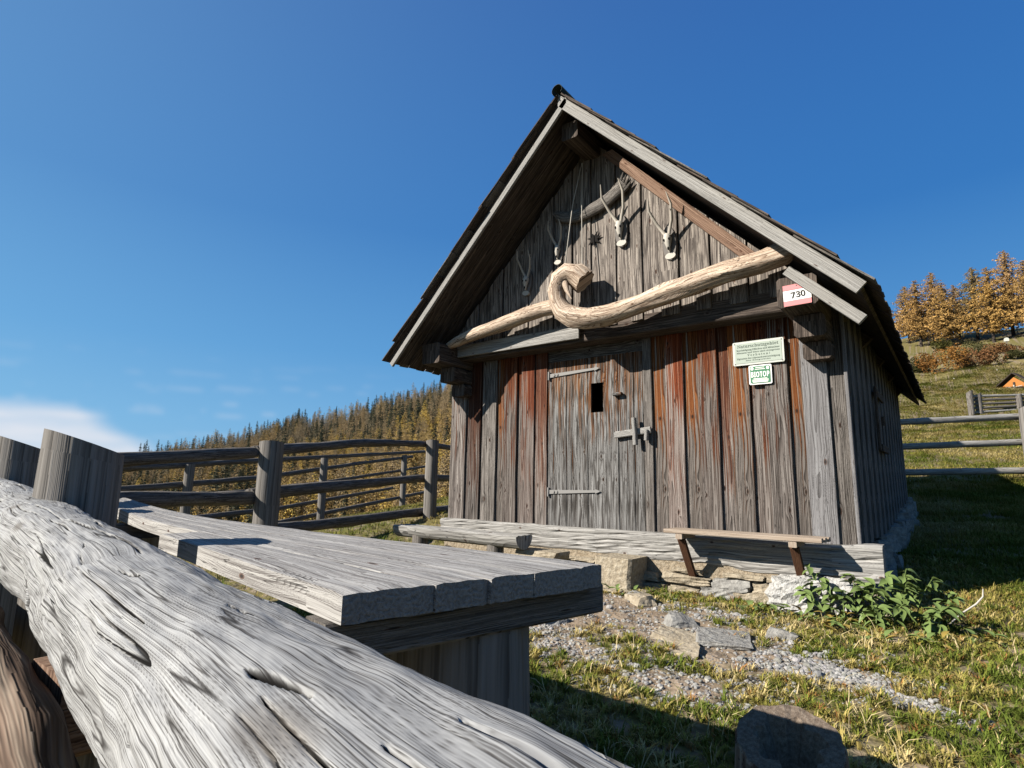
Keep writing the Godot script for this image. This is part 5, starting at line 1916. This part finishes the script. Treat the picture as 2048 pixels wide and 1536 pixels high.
# ---------------------------------------------------------------- trees and shrubs
# kind 0 larch, 1 spruce; returns [trunk, crown]
func conifer(seed_: int, height: float, kind: int, levels: int, per: int, clumps: int, base: Color, vary: float, bare := 0.12, needle := 1.0) -> Array:
	var r := RandomNumberGenerator.new()
	r.seed = seed_
	var tr := start()
	var lean := Vector3(r.randf_range(-0.02, 0.02), 0, r.randf_range(-0.02, 0.02)) * height
	add_tube(tr, [Vector3(0, -0.4, 0), Vector3(0, height * 0.3, 0) + lean * 0.2, Vector3(0, height * 0.98, 0) + lean], [height * 0.018 + 0.02, height * 0.012, 0.012], 6)
	var s := start()
	s.set_smooth_group(-1)
	var reach := height * ((0.38 if clumps > 9 else 0.25) if kind == 0 else 0.19)
	for l in levels:
		var f := bare + (1.0 - bare) * (l + r.randf_range(0.0, 0.9)) / levels
		var y := height * f
		var prof := pow(1.0 - f, 0.75) if kind == 0 else (1.0 - f)
		if kind == 0:
			prof = prof * smooth01(bare - 0.12, bare + 0.16, f) + 0.04
		for b in per:
			var a := TAU * (b + r.randf()) / per + l * 1.3
			var len_ := reach * prof * r.randf_range(0.55, 1.15) + height * 0.015
			var dir := Vector3(cos(a), r.randf_range(-0.12, 0.18) if kind == 0 else -0.28, sin(a))
			var tone := r.randf_range(-vary, vary)
			if clumps > 9:
				add_tube(tr, [Vector3(0, y, 0) + lean * f, Vector3(0, y, 0) + lean * f + dir * len_ * 0.85], [height * 0.004 * (1.2 - f), 0.006], 3)
			for c in clumps:
				var g := (c + r.randf_range(0.2, 1.0)) / clumps
				var sag := (-0.10 if kind == 0 else 0.06) * g * g * len_
				var p := Vector3(0, y, 0) + lean * f + dir * len_ * g + Vector3(r.randf_range(-1, 1), r.randf_range(-1, 0.5), r.randf_range(-1, 1)) * len_ * 0.13 + Vector3(0, sag, 0)
				var k := base * (1.0 + tone + r.randf_range(-0.18, 0.18))
				k.a = 1.0
				s.set_color(k)
				for q in (2 if clumps <= 4 else 3):
					var u := Vector3(r.randf_range(-1, 1), r.randf_range(-0.8, 0.7), r.randf_range(-1, 1)).normalized()
					var v := Vector3(r.randf_range(-1, 1), r.randf_range(-1, 1), r.randf_range(-1, 1)).cross(u).normalized()
					var z := (len_ * (0.20 if clumps <= 4 else 0.12) + height * (0.012 if clumps <= 4 else 0.007)) * needle
					if clumps > 4:
						v *= 0.45
					vert(s, p - u * z - v * z * 0.5, Vector2.ZERO)
					vert(s, p + u * z * 1.1, Vector2.ZERO)
					vert(s, p - u * z * 0.6 + v * z * 0.9, Vector2.ZERO)
	return [finish(tr), finish(s)]


func bush_mesh(seed_: int, size: Vector3, n: int, base: Color, leaf: float) -> ArrayMesh:
	var r := RandomNumberGenerator.new()
	r.seed = seed_
	var s := start()
	s.set_smooth_group(-1)
	var lobes := []
	for i in 7:
		lobes.append([Vector3(r.randf_range(-0.6, 0.6), r.randf_range(0.2, 0.75), r.randf_range(-0.6, 0.6)), r.randf_range(0.25, 0.5)])
	for i in n:
		var l: Array = lobes[r.randi() % 7]
		var d := Vector3(r.randf_range(-1, 1), r.randf_range(-1, 1), r.randf_range(-1, 1))
		if d.length() > 1.0:
			continue
		var p: Vector3 = (l[0] + d.normalized() * l[1] * pow(d.length(), 0.4)) * size
		if p.y < 0.0:
			p.y *= -0.3
		s.set_color(base * r.randf_range(0.6, 1.35))
		var u := Vector3(r.randf_range(-1, 1), r.randf_range(-0.6, 1), r.randf_range(-1, 1)).normalized() * leaf
		var v := Vector3(r.randf_range(-1, 1), r.randf_range(-1, 1), r.randf_range(-1, 1)).cross(u).normalized() * leaf * 0.5
		vert(s, p - u - v, Vector2.ZERO)
		vert(s, p + u, Vector2.ZERO)
		vert(s, p - u * 0.6 + v, Vector2.ZERO)
	return finish(s)


func tree(called: String, pair: Array, at: Vector3, sc: float, turn: float, label: String, group: String) -> void:
	var t := thing(called, label, "tree", at, group)
	t.basis = Basis(Vector3.UP, turn).scaled(Vector3.ONE * sc)
	part("trunk", pair[0], mats.bark, t)
	part("crown", pair[1], mats.foliage, t)


func build_trees() -> void:
	var r := RandomNumberGenerator.new()
	r.seed = 12
	# larches on the crest behind the meadow
	var crest := [
		[3.2, -56.0, 7.6, Color(0.36, 0.20, 0.055), "rounded golden larch closest to the hut roof on the crest"],
		[4.5, -58.5, 8.2, Color(0.33, 0.19, 0.075), "tall brownish larch with thin top on the crest"],
		[5.1, -55.0, 7.2, Color(0.38, 0.22, 0.06), "broad golden larch with a bare lower trunk on the crest"],
		[6.0, -60.0, 6.4, Color(0.28, 0.17, 0.08), "thin greyish larch in the gap between the golden larches"],
		[7.2, -59.0, 8.4, Color(0.13, 0.12, 0.055), "dark half-bare conifer rising between golden larches"],
		[8.0, -54.0, 7.9, Color(0.42, 0.24, 0.055), "wide orange-gold larch on the crest above the shrubs"],
		[9.4, -56.5, 9.2, Color(0.40, 0.24, 0.11), "tallest pale pinkish larch on the crest"],
		[10.4, -54.0, 7.8, Color(0.36, 0.21, 0.06), "golden larch at the far end of the crest row"],
		[2.2, -60.0, 7.0, Color(0.31, 0.19, 0.07), "brown larch half hidden by the hut roof"],
		[12.2, -57.0, 8.0, Color(0.38, 0.21, 0.06), "golden larch farther along the crest"],
	]
	for i in crest.size():
		var q: Array = crest[i]
		var pair := conifer(500 + i, q[2] * 0.8, 0, 64, 3, 18, q[3].lerp(Color(0.36, 0.235, 0.10), 0.5) * 1.6, 0.25, 0.14, 0.55)
		tree("larch_tree", pair, Vector3(q[0], ground_y(q[0], q[1]), q[1]), 1.0, r.randf_range(0, TAU), q[4], "larches on the crest")
	# shrubs on the slope
	var shrubs := [
		[4.6, -51.0, Vector3(0.8, 1.1, 0.8), Color(0.09, 0.085, 0.025), "small round green juniper alone on the upper meadow"],
		[4.15, -40.2, Vector3(1.0, 1.3, 0.9), Color(0.27, 0.13, 0.04), "orange brown shrub at the left end of the thicket"],
		[5.0, -38.6, Vector3(1.2, 1.5, 1.0), Color(0.33, 0.16, 0.045), "largest rust-orange shrub of the thicket"],
		[6.0, -39.6, Vector3(1.1, 1.2, 1.0), Color(0.30, 0.15, 0.07), "pinkish brown shrub in the middle of the thicket"],
		[6.9, -41.0, Vector3(1.1, 1.2, 0.9), Color(0.27, 0.14, 0.06), "brown shrub at the right end of the thicket"],
		[6.5, -45.6, Vector3(1.3, 1.2, 0.9), Color(0.12, 0.115, 0.05), "grey-green juniper cluster above the brown thicket"],
		[8.3, -46.5, Vector3(1.2, 0.6, 0.8), Color(0.22, 0.11, 0.045), "low reddish shrub on the open upper meadow"],
		[3.2, -41.5, Vector3(0.9, 0.9, 0.8), Color(0.06, 0.06, 0.022), "dark green shrub against the hut roof edge"],
		[8.2, -43.5, Vector3(1.0, 0.55, 0.8), Color(0.08, 0.08, 0.03), "flat dark juniper beside the white marker box"],
	]
	for i in shrubs.size():
		var q: Array = shrubs[i]
		single("shrub", bush_mesh(600 + i, q[2], 2600, q[3], 0.07), mats.foliage, q[4], "shrub", Vector3(q[0], ground_y(q[0], q[1]) - 0.05, q[1]), Basis(Vector3.UP, i * 1.1), "shrubs on the meadow slope")
	# the wood across the valley
	var larch := [conifer(701, 18.0, 0, 40, 3, 5, Color(0.66, 0.47, 0.20), 0.2, 0.12, 0.85), conifer(702, 18.0, 0, 40, 3, 5, Color(0.58, 0.43, 0.24), 0.2, 0.12, 0.8), conifer(703, 18.0, 0, 36, 3, 5, Color(0.50, 0.40, 0.25), 0.2, 0.12, 0.7), conifer(706, 17.0, 0, 40, 3, 5, Color(0.90, 0.63, 0.18), 0.2, 0.10, 0.85)]
	var spruce := [conifer(704, 19.0, 1, 46, 3, 5, Color(0.10, 0.115, 0.08), 0.15, 0.05, 1.1), conifer(705, 21.0, 1, 46, 3, 5, Color(0.15, 0.155, 0.10), 0.15, 0.05, 1.1)]
	var names := ["golden larch of the wood across the valley", "brown larch of the wood across the valley", "dull grey-brown larch of the wood across the valley", "bright yellow larch standing low in the valley wood"]
	var eye := Vector3(4.8, 0.4, 5.07)
	var all := []
	for i in 6800:
		var a := r.randf_range(-0.02, 0.85)
		var t := pow(r.randf(), 0.85) * 260.0 - 12.0
		var p := hill_point(a, t)
		if p.y < -74.0:
			continue
		var band := lumps.get_noise_2d(p.x * 0.018, p.z * 0.018)
		var is_spruce := r.randf() < 0.25 + band * 0.75
		var kind := 1 if r.randf() < 0.6 else 2
		if not is_spruce and t > 110.0 and r.randf() < 0.6:
			kind = 3 if r.randf() < 0.4 else 0
		elif r.randf() < 0.10:
			kind = 0
		all.append([p.distance_to(eye), p, is_spruce, kind, r.randf_range(0.45, 0.8) + 0.3 * pow(r.randf(), 2.0), r.randf_range(0, TAU)])
	all.sort_custom(func(x, y): return x[0] < y[0])
	var rest := [[], [], [], [], [], []]
	var used := [0, 0]
	for q in all:
		var to: Vector3 = q[1] - eye
		var yaw := rad_to_deg(atan2(-to.x, -to.z))
		var shown := yaw > 42.0 and yaw < 73.0
		var which := 1 if q[2] else 0
		if shown and used[which] < 120:
			used[which] += 1
			if q[2]:
				tree("spruce_tree", spruce[used[1] % 2], q[1], q[4], q[5], "dark spruce of the wood across the valley", "spruces across the valley")
			else:
				tree("larch_tree", larch[q[3]], q[1], q[4], q[5], names[q[3]], "larches across the valley, " + ["golden", "brown", "dull", "yellow"][q[3]])
		else:
			rest[4 + (int(q[5] * 10.0) % 2) if q[2] else q[3]].append(Transform3D(Basis(Vector3.UP, q[5]).scaled(Vector3.ONE * q[4]), q[1]))
	for k in 6:
		var pair: Array = larch[k] if k < 4 else spruce[k - 4]
		var white := []
		for i in rest[k].size():
			white.append(Color.WHITE)
		stuff("forest", pair[1], mats.foliage, rest[k], white, ["golden larches massed on the upper mountainside", "brown larches massed on the upper mountainside", "dull bare larches massed on the upper mountainside", "yellow larches massed low on the mountainside", "dark spruces massed on the mountainside", "tall dark spruces massed along the mountain ridge"][k], "forest")
